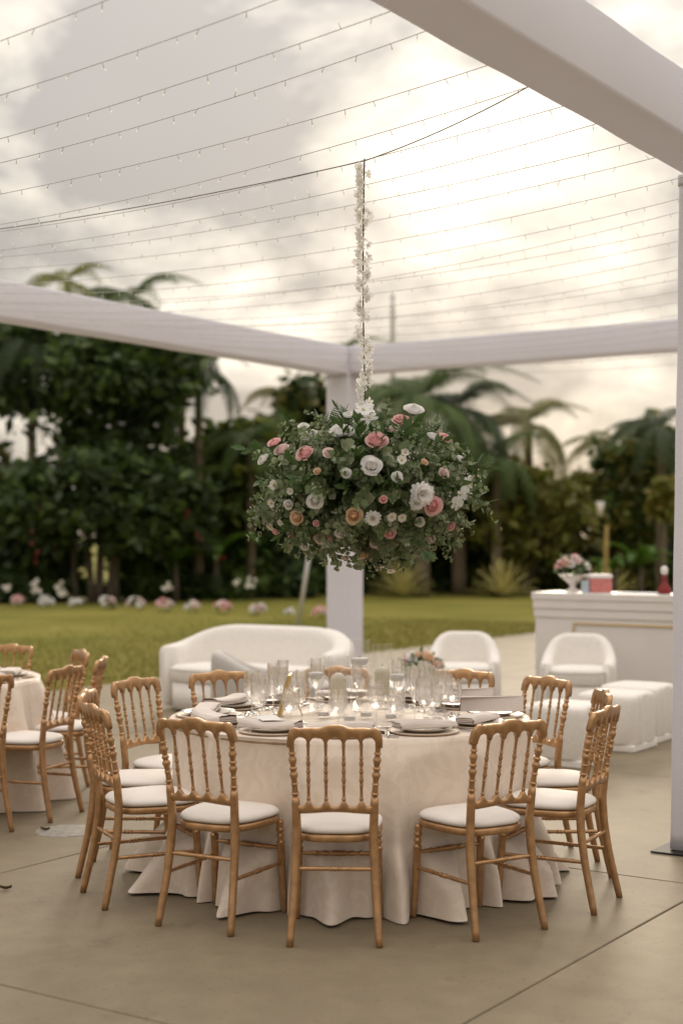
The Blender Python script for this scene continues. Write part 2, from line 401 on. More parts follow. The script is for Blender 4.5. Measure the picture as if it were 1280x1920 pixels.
def make_chair():
    t = thing('gold_chair', 'x', 'chair', (0, 0, 0), 0)
    # back posts run from floor to rail in one piece
    prof = [(.0, .0145), (.012, .0155), (.20, .0172), (.40, .0192), (.595, .0172), (.600, .0135)]
    tp = smooth_prof([(.600, .0128), (.606, .0172), (.613, .0128), (.620, .0125), (.640, .0118), (.646, .0155), (.652, .0115), (.662, .0120), (.684, .0178), (.700, .0108), (.705, .0150), (.712, .0162), (.719, .0108), (.728, .0130), (.745, .0176), (.764, .0104), (.772, .0148), (.780, .0105), (.795, .0112), (.815, .0125)], 4)
    for s in (-1, 1):
        pr = [(interp(k, [(0, 0), (1, .6)]), 0) for k in np.linspace(0, 1, 18)]
        pr = [(z, interp(z, prof)) for z, _ in pr]+tp
        MB().tube([(s*xb(z), yb(z), z) for z, _ in pr], [r for _, r in pr], 12).build('back_post', GOLD, t)
    sx = (-.107, -.036, .036, .107)
    def tbot(x):
        ax = abs(x)
        if ax > .166: return .797
        for c, w in ((0, .030), (.0715, .0295), (.1375, .0275)):
            if abs(ax-c) < w: return .811+.029*math.sqrt(max(0, 1-((ax-c)/w)**2))
        return .810
    def ttop(x):
        ax = abs(x)
        return interp(ax, [(0, .892), (.018, .8915), (.034, .888), (.050, .881), (.065, .878), (.085, .8785), (.118, .878), (.135, .8765), (.142, .8745), (.150, .8775), (.162, .879), (.172, .876), (.182, .867), (.189, .852), (.193, .828)])
    rail(-.193, .193, ttop, tbot, yb, .012, .026, 110).build('top_rail', GOLD, t)
    def ltop(x):
        d = min(abs(abs(x)-.036), abs(abs(x)-.107))
        return .553+.026*math.exp(-(d/.014)**2)+.004*(abs(x) > .143)
    def lbot(x): return .527+.005*math.cos(x/.155*PI*.5*2.0)*.8
    rail(-.152, .152, ltop, lbot, yb, .008, .022, 80).build('lower_rail', GOLD, t)
    spf = smooth_prof([(.568, .0070), (.580, .0074), (.586, .0090), (.592, .0062), (.634, .0064), (.640, .0086), (.646, .0060), (.664, .0096), (.676, .0062), (.680, .0085), (.685, .0062), (.698, .0092), (.708, .0060), (.713, .0084), (.718, .0060), (.731, .0094), (.748, .0058), (.754, .0088), (.760, .0060), (.800, .0066), (.806, .0090), (.812, .0066), (.82, .0066)], 3)
    for x in sx:
        bow = .010*(1-(x/.19)**2)
        MB().tube([(x, yb(z)-bow, z) for z, _ in spf], [r for _, r in spf], 8).build('spindle', GOLD, t)
    # seat
    def outl(a, grow=0.0, k=1.0):
        c, s = math.cos(a), math.sin(a); e = .62
        y = .005+(.197+grow)*math.copysign(abs(s)**e, s); w = interp(y, [(-.2, .166), (.2, .205)])+grow
        return (w*k*math.copysign(abs(c)**e, c), y*k if k != 1 else y)
    nA = 56
    def ring(lst, m=0, capb=False, capt=True):
        v = []; f = []
        for g, k, z in lst:
            for j in range(nA): x, y = outl(2*PI*j/nA, g, k); v.append((x, y, z))
        for i in range(len(lst)-1):
            for j in range(nA): q = (j+1) % nA; f.append((i*nA+j, i*nA+q, i*nA+nA+q, i*nA+nA+j))
        if capt: f.append(tuple((len(lst)-1)*nA+j for j in range(nA)))
        if capb: f.append(tuple(range(nA-1, -1, -1)))
        return MB().add(v, f, m, True)
    ring([(-.012, 1, .402), (-.004, 1, .405), (0, 1, .412), (0, 1, .427), (-.005, 1, .434), (-.02, 1, .435)], 0, True, True).build('seat_frame', GOLD, t)
    c = ring([(-.022, 1, .4355), (-.006, 1, .438), (.0, 1, .445), (0, 1, .453), (-.005, 1, .461), (-.016, 1, .468), (-.036, 1, .474), (-.04, .7, .481), (-.04, .35, .484), (-.04, .08, .4845)], 0, True, True)
    c.build('seat_cushion', IVORY, t)
    fl = smooth_prof([(0, .0125), (.03, .0135), (.30, .0170), (.305, .0195), (.312, .0195), (.318, .0125), (.336, .0175), (.352, .0118), (.360, .0185), (.366, .0185), (.372, .0155), (.405, .0175)], 3)
    fx = lambda z: interp(z, [(0, .178), (.41, .168)]); fy = lambda z: interp(z, [(0, .187), (.41, .162)])
    for s in (-1, 1):
        MB().tube([(s*fx(z), fy(z), z) for z, _ in fl], [r for _, r in fl], 10).build('leg', GOLD, t)
    def stretcher(a, b, fancy):
        a, b = Vector(a), Vector(b); pts = [(0, .0075), (.10, .0085), (.30, .0095), (.44, .0085), (.455, .0115), (.47, .0085), (.50, .0105), (.53, .0085), (.545, .0115), (.56, .0085), (.70, .0095), (.90, .0085), (1, .0075)]
        if fancy: pts = [(0, .0075), (.06, .0085), (.20, .0105), (.22, .013), (.25, .0075), (.33, .0125), (.40, .008), (.42, .012), (.50, .0135), (.58, .012), (.60, .008), (.67, .0125), (.75, .0075), (.78, .013), (.80, .0105), (.94, .0085), (1, .0075)]
        pr = smooth_prof(pts, 3)
        MB().tube([a.lerp(b, z) for z, _ in pr], [r for _, r in pr], 8).build('stretcher', GOLD, t)
    z = .300; stretcher((-xb(z), yb(z), z), (xb(z), yb(z), z), False)
    z = .285; stretcher((-fx(z), fy(z), z), (fx(z), fy(z), z), True)
    for s in (-1, 1): stretcher((s*xb(.22), yb(.22), .22), (s*fx(.22), fy(.22), .22), False)
    return t
TC = Vector((.04, 7.42, 0)); TZ = .757; TR = .885
chair0 = make_chair(); used = [False]
def put_chair(rear, face, label, group, roll=0):
    """rear: floor point midway between the back feet; face: direction the sitter looks"""
    face = Vector(face).normalized(); p = Vector(rear)+face*.262; rz = math.atan2(face.y, face.x)-PI/2
    if not used[0]:
        used[0] = True; chair0.location = p; chair0.rotation_euler = (0, 0, rz); chair0['label'] = label; chair0['group'] = group; return chair0
    return dup(chair0, p, rz, label, group)
def dirdeg(a): a = math.radians(a); return Vector((math.sin(a), math.cos(a), 0))   # 0 = away from camera, + = right
PLACES = [  # name of place, rear-foot point, facing degrees
    ('the centre front chair', (-.028, 6.02), 2, 'gold chair nearest the camera, back turned, centre front of main table'),
    ('the front left chair', (-.616, 6.265), 27.5, 'gold chair at main table, just left of the centre front chair'),
    ('the front right chair', (.70, 6.20), -32, 'gold chair at main table, just right of the centre front chair'),
    ('the nearest left side chair', (-1.12, 6.78), 65, 'gold chair on the left side of main table, nearest of the three there'),
    ('the middle left side chair', (-1.265, 7.42), 92, 'gold chair on the left of main table, mostly hidden behind a nearer one'),
    ('the far left side chair', (-1.115, 8.06), 122, 'gold chair on the left of main table, farthest of three, facing camera side'),
    ('the back left chair', (-.69, 8.46), 149, 'gold chair behind main table in front of the sofa, left of the glasses'),
    ('the back centre chair', (-.03, 8.72), 178, 'gold chair behind main table, almost hidden by the candle cylinders'),
    ('the back right chair', (.70, 8.56), -150, 'gold chair behind main table in front of a white armchair'),
    ('the far right side chair', (1.12, 8.11), -123, 'gold chair on the right of main table in front of the nearest pouf'),
    ('the middle right side chair', (1.30, 7.42), -91, 'gold chair on the right of main table, half hidden behind a nearer one'),
    ('the nearest right side chair', (1.184, 6.69), -62, 'gold chair on the right side of main table, nearest of the three there'),
]
for nm, r, a, lab in PLACES: put_chair((r[0], r[1], 0), dirdeg(a), lab, 'gold chairs round the main table')
T2 = Vector((-2.80, 9.42, 0))
for r, a, lab in (
    ((-1.61, 8.79), -70, 'gold chair at the left table with its back to the main table, nearest full one'),
    ((-1.97, 8.24), -42, 'gold chair cut off by the left edge of the picture, front of left table'),
    ((-1.51, 9.45), -90, 'gold chair at left table against the lawn, rightmost of the far backs'),
    ((-1.74, 10.02), -115, 'gold chair at left table against the lawn, left of the rightmost far back'),
    ((-2.33, 10.55), -158, 'gold chair on the far side of the left table, behind its plate')):
    put_chair((r[0], r[1], 0), dirdeg(a), lab, 'gold chairs round the left table')

# ---------------------------------------------------------------- tablecloths
def cloth_mat():
    m = bpy.data.materials.new('beige_damask'); m.use_nodes = True; t = m.node_tree; b = t.nodes['Principled BSDF']
    b.inputs['Roughness'].default_value = .62; b.inputs['Sheen Weight'].default_value = .25
    co = t.nodes.new('ShaderNodeTexCoord')
    n = t.nodes.new('ShaderNodeTexNoise'); n.inputs['Scale'].default_value = 7; n.inputs['Detail'].default_value = 2.5; n.inputs['Distortion'].default_value = 2.2
    t.links.new(co.outputs['Object'], n.inputs['Vector'])
    rp = t.nodes.new('ShaderNodeValToRGB'); e = rp.color_ramp.elements; e[0].position = .47; e[0].color = (.73, .60, .485, 1); e[1].position = .53; e[1].color = (.77, .645, .53, 1)
    t.links.new(n.outputs[0], rp.inputs[0]); t.links.new(rp.outputs[0], b.inputs['Base Color'])
    rr = t.nodes.new('ShaderNodeMapRange'); rr.inputs[1].default_value = .45; rr.inputs[2].default_value = .55; rr.inputs[3].default_value = .72; rr.inputs[4].default_value = .52
    t.links.new(n.outputs[0], rr.inputs[0]); t.links.new(rr.outputs[0], b.inputs['Roughness'])
    w = t.nodes.new('ShaderNodeTexNoise'); w.inputs['Scale'].default_value = 260; t.links.new(co.outputs['Object'], w.inputs['Vector'])
    w2 = t.nodes.new('ShaderNodeTexNoise'); w2.inputs['Scale'].default_value = 9; w2.inputs['Detail'].default_value = 3; t.links.new(co.outputs['Object'], w2.inputs['Vector'])
    ad = t.nodes.new('ShaderNodeMath'); ad.operation = 'MULTIPLY_ADD'; ad.inputs[1].default_value = .12; t.links.new(w.outputs[0], ad.inputs[0]); t.links.new(w2.outputs[0], ad.inputs[2])
    bp = t.nodes.new('ShaderNodeBump'); bp.inputs['Strength'].default_value = .35; bp.inputs['Distance'].default_value = .012
    t.links.new(ad.outputs[0], bp.inputs['Height']); t.links.new(bp.outputs[0], b.inputs['Normal'])
    return m
CLOTHM = cloth_mat()
def cloth(centre, R, seed, legs, chairs, folds, nth=480, nz=34):
    rs = random.Random(seed)
    fl = [(a+rs.uniform(-.045, .045), rs.uniform(.75, 1.35), rs.uniform(.055, .10)) for a in folds]   # angle, height, width of each fold
    def ang(a, b): return (a-b+PI) % (2*PI)-PI
    ph = [rs.uniform(0, 6.3) for _ in range(6)]
    def rad(th, t):
        g = 0
        for a, h, w in fl:
            d = ang(th, a)
            if abs(d) < .45:
                dd = d+.05*(h-1)*t; g += h*math.exp(-(dd/w)**2)
        r = R+.012*min(1, t*9)+t**.92*(.035+.180*min(g, 1.25))+t*(.007*math.sin(17*th+ph[0]+4*t)+.005*math.sin(41*th+ph[2]+2*t)+.003*math.sin(67*th+ph[3]))
        zz0 = TZ*(1-t)
        for a, rc in chairs:
            d = ang(th, a)
            if abs(d) < .30:
                cap = rc/math.cos(d)-.035+.30*max(0, (.30-zz0)/.30)**.8; k = min(1, max(0, (.30-abs(d))/.09))
                r -= max(0, r-max(cap, R*.985))*k
        for a, rl in legs:
            d = ang(th, a)
            if abs(d) < .2: r -= max(0, r-(rl-.035))*math.exp(-(d/.062)**2)*min(1, t*2.2)
        return r
    v = [(0, 0, TZ)]; rows = []
    tops = [.2, .4, .6, .8, .93, .975, .992]
    def row(fn):
        o = len(v)
        for i in range(nth): v.append(fn(2*PI*i/nth))
        rows.append(o)
    for q in tops:
        row(lambda th, q=q: (R*q*math.cos(th), R*q*math.sin(th), TZ+(.0006*math.sin(7*th+q*9) if q < .95 else 0)-(.002 if q > .98 else 0)))
    for k in range(nz+1):
        t = (k/nz); z = (TZ-.006)*(1-t)+.004
        def fn(th, t=t, z=z, k=k):
            r = rad(th, t); zz_ = z
            if t > .93: zz_ += .010*(.5+.5*math.sin(13*th+ph[1]))*((t-.93)/.07)
            if k == 0: r = R+.004
            return (r*math.cos(th), r*math.sin(th), zz_)
        row(fn)
    f = [(0, 1+i, 1+(i+1) % nth) for i in range(nth)]
    for a, b in zip(rows, rows[1:]):
        for i in range(nth): q = (i+1) % nth; f.append((a+i, b+i, b+q, a+q))
    return MB().add(v, f, 0, True)
legs = []; folds = []; chs = []
for nm, r, a, lab in PLACES:
    face = dirdeg(a); o = Vector((r[0], r[1], 0))+face*.262; rt = Vector((face.y, -face.x, 0))
    c = math.atan2((o-TC).y, (o-TC).x); folds.append(c); chs.append((c, (o-TC+face*.18).length))
    for s in (-1, 1):
        p = o+face*.18+rt*s*.174-TC; legs.append((math.atan2(p.y, p.x), p.length))
fs = sorted(folds); folds2 = list(folds)
for a, b in zip(fs, fs[1:]+[fs[0]+2*PI]): folds2 += [a+(b-a)*.40, a+(b-a)*.62] if (b-a) > .5 else [(a+b)/2]
c1 = cloth(TC, TR, 3, legs, chs, folds2).build('tablecloth', CLOTHM, None, TC)
tag(c1, 'floor length beige cloth over the main round table in the middle', 'tablecloth', 'beige round tablecloths')
c2 = cloth(T2, TR, 5, [], [], [2*PI*k/17 for k in range(17)], 300, 26).build('tablecloth', CLOTHM, None, T2)
tag(c2, 'floor length beige cloth over the left table cut by the picture edge', 'tablecloth', 'beige round tablecloths')
WOOD = mat('plywood', (.35, .24, .14), .6, 0, .1, 6)
for cc, lab in ((TC, 'round folding table under the cloth in the middle'), (T2, 'round folding table under the cloth at the left edge')):
    t = thing('round_table', lab, 'table', cc, 0, 'round tables under cloths')
    MB().lathe([(.001, TZ-.03), (TR-.012, TZ-.03), (TR-.008, TZ-.02), (TR-.012, TZ-.004), (.001, TZ-.004)], 48).build('tabletop', WOOD, t)
    for a in range(4): MB().tube([(.5*math.cos(a*PI/2+.7), .5*math.sin(a*PI/2+.7), 0), (.45*math.cos(a*PI/2+.7), .45*math.sin(a*PI/2+.7), TZ-.03)], .016, 8).build('leg', BLACK, t)

# ---------------------------------------------------------------- table settings
PLATE = mat('blush_charger', (.68, .57, .46), .45, 0, .04, 30)
PORC = mat('cream_porcelain', (.74, .68, .61), .25)
NAPK = mat('ivory_napkin', (.70, .61, .55), .85, 0, .03, 8, .25, 120, sheen=.2)
PAPER = mat('white_card', (.82, .79, .76), .7)
STEEL = mat('cutlery_steel', (.42, .40, .37), .22, 1.0)
WAX = mat('ivory_wax', (.88, .82, .68), .5, trans=.25)
WAXW = mat('white_wax', (.90, .88, .84), .5, trans=.25)
WATER = glass_mat('water', (1, 1, 1), .94, 0, 1.33)
GLASS = glass_mat('clear_glass', (1, 1, 1), .965, 0, 1.45)
CRYSTAL = glass_mat('cut_crystal', (1, 1, 1), .74, 0, 1.45)
def glass_mesh(name, bowl, cut, stem, foot):
    """bowl: outer (r, z) points upward; cut: (z0, z1, around, rows) diamond-cut band"""
    K = 1.16; bowl = [(r*K*.94, z*K) for r, z in bowl]; cut = (cut[0]*K, cut[1]*K, cut[2], cut[3]); stem *= K; foot *= 1.1
    m = MB(); zs = [z for _, z in bowl]
    prof = [(foot, 0), (foot, .003), (foot*.5, .006), (.0045, .013), (.0036, stem*.5), (.0040, stem-.008), (.0075, stem-.004), (.0045, stem)]
    m.lathe([(.0005, 0)]+prof+[(.0005, stem)], 14)
    z0, z1, n, rows = cut
    v = []; f = []
    lv = [(r, z) for r, z in bowl if z < z0]+[(interp(z, [(b, a) for a, b in bowl]), z) for z in np.linspace(z0, z1, rows)]+[(r, z) for r, z in bowl if z > z1]
    ncut = 0
    for i, (r, z) in enumerate(lv):
        incut = z0 <= z <= z1
        for j in range(n):
            w = 2*PI*(j+(.5 if (i % 2) else 0))/n
            k = 1.0+(.030 if incut and (i % 2) else 0)-(.018 if incut and not (i % 2) else 0)
            v.append((r*k*math.cos(w), r*k*math.sin(w), z))
    for i in range(len(lv)-1):
        for j in range(n):
            q = (j+1) % n; a, b, c, d = i*n+j, i*n+q, i*n+n+q, i*n+n+j
            if i % 2 == 0: f += [(a, b, d), (b, c, d)]
            else: f += [(a, b, c), (a, c, d)]
    m.add(v, f, 0, False)
    inner = [(max(.0008, r-.0022 if r > .004 else r*.5), z+(.003 if i < 2 else 0)) for i, (r, z) in enumerate(bowl)]
    inner[-1] = (bowl[-1][0]-.0015, bowl[-1][1])
    m.lathe(inner[::-1], 20)
    m.lathe([(bowl[-1][0]-.0015, bowl[-1][1]), (bowl[-1][0], bowl[-1][1])], 20)
    return m.mesh(name, CRYSTAL)
GL = {
 'wine_goblet': (glass_mesh('wine_goblet', [(.004, .075), (.020, .082), (.033, .100), (.038, .125), (.0385, .150), (.037, .175), (.0375, .185)], (.086, .160, 14, 8), .075, .034), 'diamond cut crystal wine goblet'),
 'water_goblet': (glass_mesh('water_goblet', [(.004, .060), (.024, .068), (.038, .088), (.041, .115), (.040, .140), (.040, .155)], (.072, .132, 16, 7), .060, .036), 'broad cut crystal water goblet'),
 'champagne_flute': (glass_mesh('champagne_flute', [(.004, .085), (.013, .094), (.022, .115), (.026, .150), (.027, .190), (.0285, .220)], (.098, .180, 12, 9), .085, .031), 'slim cut crystal champagne flute'),
}
for k in GL: GL[k][0].use_fake_user = False
def charger():
    m = MB(); m.lathe([(.001, .001), (.150, .001), (.163, .008), (.165, .011), (.150, .0095), (.110, .006), (.001, .006)], 40, (0, 0, 0), 0)
    return m.mesh('charger_plate', PLATE)
def plate():
    m = MB(); m.lathe([(.001, .0005), (.085, .0005), (.118, .014), (.132, .019), (.133, .021), (.116, .0175), (.085, .006), (.001, .006)], 40)
    return m.mesh('dinner_plate', PORC)
def napkin_mesh(kind):
    m = MB(); rs = random.Random(kind)
    if kind < 3:                                                 # folded flat in a loose roll of layers
        L, Wd, n = .285, .105, 16; prof = []
        lay = [(-1, .000), (.92, .002), (1.0, .006), (.92, .010), (-.90, .011), (-1.0, .016), (-.90, .021), (.80, .022), (.97, .026), (.80, .032), (.0, .034), (-.9, .032), (-1.08, .022), (-1.08, .008), (-1, .000)]
        pts = []
        for (a, b), (c, d) in zip(lay, lay[1:]):
            for k in range(4): t = k/4; pts.append((a+(c-a)*t, b+(d-b)*t))
        for i in range(n+1):
            t = i/n; x = (t-.5)*L; e = 1-.10*abs(2*t-1)**4
            for (a, b) in pts:
                prof.append((x+.004*math.sin(b*300+a*3), a*Wd/2*e+.004*math.sin(3*t+kind)+.012*kind*(t-.5), .002+b*(.85+.25*math.sin(5*t+kind*2))*(1+.10*kind)))
        k = len(pts); f = []
        for i in range(n):
            for j in range(k-1): f.append((i*k+j, i*k+j+1, i*k+k+j+1, i*k+k+j))
        m.add(prof, f, 0, True)
        m.box((0, .001, .0175), (L*.97, Wd*.92, .024), 0, None, .007)
        # end caps show the layers
        for i in (0, n):
            for a in range(3):
                z0, z1 = (.003+a*.009), (.008+a*.009); x = (i/n-.5)*L
                m.add([(x, -Wd*.42, z0), (x, Wd*.42, z0), (x, Wd*.42, z1), (x, -Wd*.42, z1)], [(0, 1, 2, 3)], 0, False)
    else:                                                        # standing board-like fold, two leaning leaves
        L, H = .31, .074
        for s in (-1, 1):
            v = []
            for i in range(11):
                x = (i/10-.5)*L
                for j in range(5):
                    t = j/4; z = .004+t*H*(1-.04*abs(x/L)); yy = s*(.030*(1-t)+.004)+.004*math.sin(9*x+t*2+kind)
                    v.append((x+.006*t, yy, z))
            f = [(i*5+j, i*5+j+1, i*5+5+j+1, i*5+5+j) for i in range(10) for j in range(4)]
            m.add(v, f, 0, True)
            v2 = [(x, y-s*.006, z) for x, y, z in v]; m.add(v2, f, 0, True)
            ed = [40+10+j for j in range(5)]
            m.add([v[50+j] for j in range(5)]+[v2[50+j] for j in range(5)], [(j, j+1, j+6, j+5) for j in range(4)], 0, False)
        m.add([(-L/2, -.036, H), (L/2, -.036+.03, H), (L/2, .006, H+.003), (-L/2, .006, H+.003)], [(0, 1, 2, 3)], 0, False)
    return m.mesh('napkin', NAPK)
def fork_mesh():
    m = MB(); m.tube([(0, -.10, .003), (0, -.05, .005), (0, .02, .004), (0, .045, .006)], [.0055, .0035, .003, .008], 8, 0, True, True, .35)
    for k in range(4): x = (k-1.5)*.0052; m.tube([(x, .045, .006), (x, .070, .004), (x, .098, .008)], [.0018, .0018, .0010], 5)
    return m.mesh('fork', STEEL)
def knife_mesh():
    m = MB(); m.tube([(0, -.115, .005), (0, -.06, .006), (0, .0, .005)], [.0065, .0055, .0042], 8, 0, True, True, .5)
    m.add([(-.001, 0, .001), (.001, 0, .001), (.001, .105, .001), (-.001, .11, .001), (-.001, 0, .017), (.001, 0, .017), (.001, .09, .016), (-.001, .09, .016)], [(0, 1, 2, 3), (4, 7, 6, 5), (0, 4, 5, 1), (1, 5, 6, 2), (2, 6, 7, 3), (3, 7, 4, 0)], 0, False)
    return m.mesh('knife', STEEL)
def spoon_mesh():
    m = MB(); m.tube([(0, -.10, .003), (0, -.04, .005), (0, .03, .004), (0, .05, .005)], [.006, .0035, .003, .004], 8, 0, True, True, .4)
    m.tube([(0, .045, .005), (0, .055, .005), (0, .075, .004), (0, .095, .006), (0, .102, .008)], [.003, .011, .016, .011, .002], 10, 0, True, True, .28)
    return m.mesh('spoon', STEEL)
ME_CH, ME_PL = charger(), plate(); ME_N = [napkin_mesh(k) for k in range(4)]; ME_F, ME_K, ME_S = fork_mesh(), knife_mesh(), spoon_mesh()
ME_CARD = MB().box((0, 0, 0), (.10, .19, .0012)).mesh('menu_card', PAPER)
def put(name, me, p, rz, label, cat, group, tilt=0):
    o = obj(name, me); o.location = p; o.rotation_euler = (tilt, 0, rz); return tag(o, label, cat, group)
ZT = TZ+.0015
def setting(centre, ang, place, nk=0, glasses=True, skip=(), card=False, rsk=0):
    """ang: direction from table centre to the guest"""
    d = Vector((math.cos(ang), math.sin(ang), 0)); r = Vector((-d.y, d.x, 0)); rz = ang+PI/2     # local +y points to the middle of the table
    c = centre+d*.70+Vector((0, 0, ZT))
    put('charger_plate', ME_CH, c, 0, f'blush charger plate on the beige cloth before {place}', 'plate', 'charger plates')
    put('dinner_plate', ME_PL, c+Vector((0, 0, .0065)), 0, f'cream dinner plate on a charger before {place}', 'plate', 'dinner plates')
    if nk == 3: put('napkin', ME_N[3], c+Vector((0, 0, .022)), .06+rsk, f'ivory napkin folded upright like a board before {place}', 'napkin', 'ivory napkins')
    else: put('napkin', ME_N[nk], c+d*(.01+.02*nk)+Vector((0, 0, .021)), rz+rsk, f'ivory napkin folded flat on the plate before {place}', 'napkin', 'ivory napkins')
    if card: put('menu_card', ME_CARD, c+r*(-.05)-d*.03+Vector((0, 0, .058)), rz+rsk+.7, f'white menu card tucked on the napkin before {place}', 'menu card', 'menu cards')
    lr = r*-1
    put('fork', ME_F, c+lr*-.205+Vector((0, 0, .001)), rz, f'silver dinner fork beside the plate before {place}', 'fork', 'forks')
    put('knife', ME_K, c+lr*.205+Vector((0, 0, .001)), rz, f'silver table knife beside the plate before {place}', 'knife', 'knives')
    put('spoon', ME_S, c-d*.19+Vector((0, 0, .001)), rz+PI/2, f'silver dessert spoon above the plate before {place}', 'spoon', 'spoons')
    if glasses:
        for k, (kind, dr, dl) in enumerate((('water_goblet', .50, .02), ('wine_goblet', .475, .11), ('champagne_flute', .40, .06))):
            if kind in skip: continue
            me, lab = GL[kind]
            p = centre+d*(dr+rnd(-.02, .02))+lr*(dl+rnd(-.015, .015))+Vector((0, 0, ZT))
            put(kind, me, p, rnd(0, 6), f'{lab} standing before {place}', 'glass', lab+'s')
NK = [2, 1, 0, 1, 0, 1, 0, 0, 2, 3, 3, 0]
for i, (nm, r, a, lab) in enumerate(PLACES):
    dlt = Vector((r[0], r[1], 0))-TC
    setting(TC, math.atan2(dlt.y, dlt.x), nm, NK[i], True, {0: ('wine_goblet', 'champagne_flute'), 1: ('wine_goblet',), 2: ('champagne_flute',), 7: ('water_goblet', 'wine_goblet')}.get(i, ()), i in (1, 7), rnd(-.12, .12))
for ang, nm in ((math.radians(-27), 'the nearest full chair at the left table'), (math.radians(3), 'the rightmost chair at the left table'), (math.radians(60), 'the far chair at the left table')):
    setting(T2, ang, nm, 0, False)
# candle cylinders
def cylinder(px, d, h, rad, kind, label):
    p = at(px, d, z=ZT); t = thing('candle_cylinder', label, 'candle holder', p, 0, 'glass candle cylinders on the main table')
    w = .003
    MB().lathe([(.0005, 0), (rad-.002, 0), (rad, .002), (rad, h-.001), (rad-.001, h), (rad-w+.001, h), (rad-w, h-.001), (rad-w, .012), (.0005, .010)], 40).build('glass_wall', GLASS, t)
    if kind == 'pillar':
        z0 = .075
        MB().lathe([(.0005, .0125), (rad-w-.001, .0125), (rad-w-.001, z0-.005), (.0005, z0-.005)], 30).build('clear_filler', WATER, t)
        MB().lathe([(.0005, z0), (rad*.76, z0), (rad*.79, z0+.004), (rad*.79, z0+.110), (rad*.76, z0+.118), (rad*.55, z0+.132), (rad*.20, z0+.142), (.0005, z0+.140)], 28).build('pillar_candle', WAX, t)
        MB().tube([(0, 0, z0+.140), (.001, 0, z0+.158)], .0011, 5).build('wick', BLACK, t)
    else:
        z0 = h*.68
        MB().lathe([(.0005, .0125), (rad-w-.0008, .0125), (rad-w-.0008, z0), (.0005, z0)], 36).build('water_fill', WATER, t)
        MB().lathe([(.0005, z0-.012), (rad*.70, z0-.010), (rad*.90, z0+.012), (rad*.88, z0+.022), (.0005, z0+.024)], 28).build('floating_candle', WAXW, t)
        MB().tube([(0, 0, z0+.023), (.001, 0, z0+.034)], .001, 5).build('wick', BLACK, t)
cylinder(634, 7.37, .305, .051, 'pillar', 'clear glass cylinder with ivory pillar candle, nearest of the candle group')
cylinder(674, 7.60, .365, .050, 'float', 'tallest clear glass cylinder, with a floating white candle')
cylinder(716, 7.72, .335, .050, 'pillar', 'clear glass cylinder with pillar candle, right behind the tallest one')
cylinder(743, 7.45, .265, .041, 'float', 'slim glass cylinder with floating candle, rightmost of the candle group')
cylinder(592, 7.55, .265, .040, 'float', 'slim glass cylinder with floating candle, leftmost of the candle group')
VOT = MB().lathe([(.0005, .001), (.028, .001), (.032, .006), (.035, .072), (.0335, .074), (.0325, .072), (.029, .012), (.0005, .010)], 24).mesh('glass_wall', GLASS)
for px, d, lab in ((733, 7.22, 'small ribbed votive glass at the right front of the candle group'), (686, 7.30, 'small votive glass in the middle of the candle group'), (606, 7.32, 'small votive glass left of the nearest pillar candle'), (655, 7.14, 'small votive glass in front of the pillar candles')):
    t = thing('votive_glass', lab, 'votive', at(px, d, z=ZT), 0, 'votive glasses on the main table')
    obj('glass_wall', VOT, t); MB().lathe([(.0005, .0125), (.026, .0125), (.027, .03), (.0005, .031)], 16).build('tea_light', WAXW, t)
# gold table sign, seen on edge
t = thing('table_sign', 'gold framed table sign on a strut, seen edge on among the glasses', 'table sign', at(524, 7.42, z=ZT), math.atan2(.10, 1)+PI/2-.15+PI)
lean = Matrix.Rotation(math.radians(-14), 3, 'X')
MB().box((0, .028, .105), (.15, .016, .21), 0, lean, .003).build('frame', BRASS, t)
MB().box((0, .0185, .1065), (.13, .001, .19), 0, lean).build('sign_sheet', PAPER, t)
MB().tube([(0, .055, .13), (0, -.045+.16, .002)], .003, 6).build('strut', BRASS, t)

# ---------------------------------------------------------------- hanging flowers
def rose_mesh(seed, mats, open_=1.0, n=22):
    """unit rose: radius about 1, axis +Z; mats: outer petal, inner petal, calyx"""
    rs = random.Random(seed); m = MB()
    for k in range(n):
        q = k/(n-1); a0 = k*2.4+rs.uniform(-.2, .2); op = max(0, q-.30)/.70*open_
        r0 = .17+.37*q; top = .52-.30*q+rs.uniform(-.03, .03); wdt = 1.45-.55*q; cl = -1.35+2.0*q
        def fn(u, t):
            w = (u-.5)*2; th = a0+w*wdt*(.55+.45*math.sin(min(1, t*1.3)*PI/2))+.35*(1-q)*t
            r = r0*(.30+.70*math.sin(min(1, t*1.7)*PI/2))+r0*min(0, cl)*max(0, t-.45)**1.2*1.5+op*.34*max(0, t-.30)**1.5*1.6
            r += .035*w*(1-.5*q)+.018*math.sin(4*w+k)*t                  # each petal overlaps the next in a spiral
            z = -.22-.06*q+(top+.28)*t*(1-.13*abs(w)**3)-op*.55*max(0, t-.70)**1.3
            return (r*math.cos(th), r*math.sin(th), z+.12)
        m.grid(fn, 6, 6, 1 if q < .32 else 0)
    m.lathe([(.02, -.32), (.22, -.22), (.34, -.06), (.30, .04)], 10, (0, 0, 0), 2)
    return m.mesh('rose', mats)
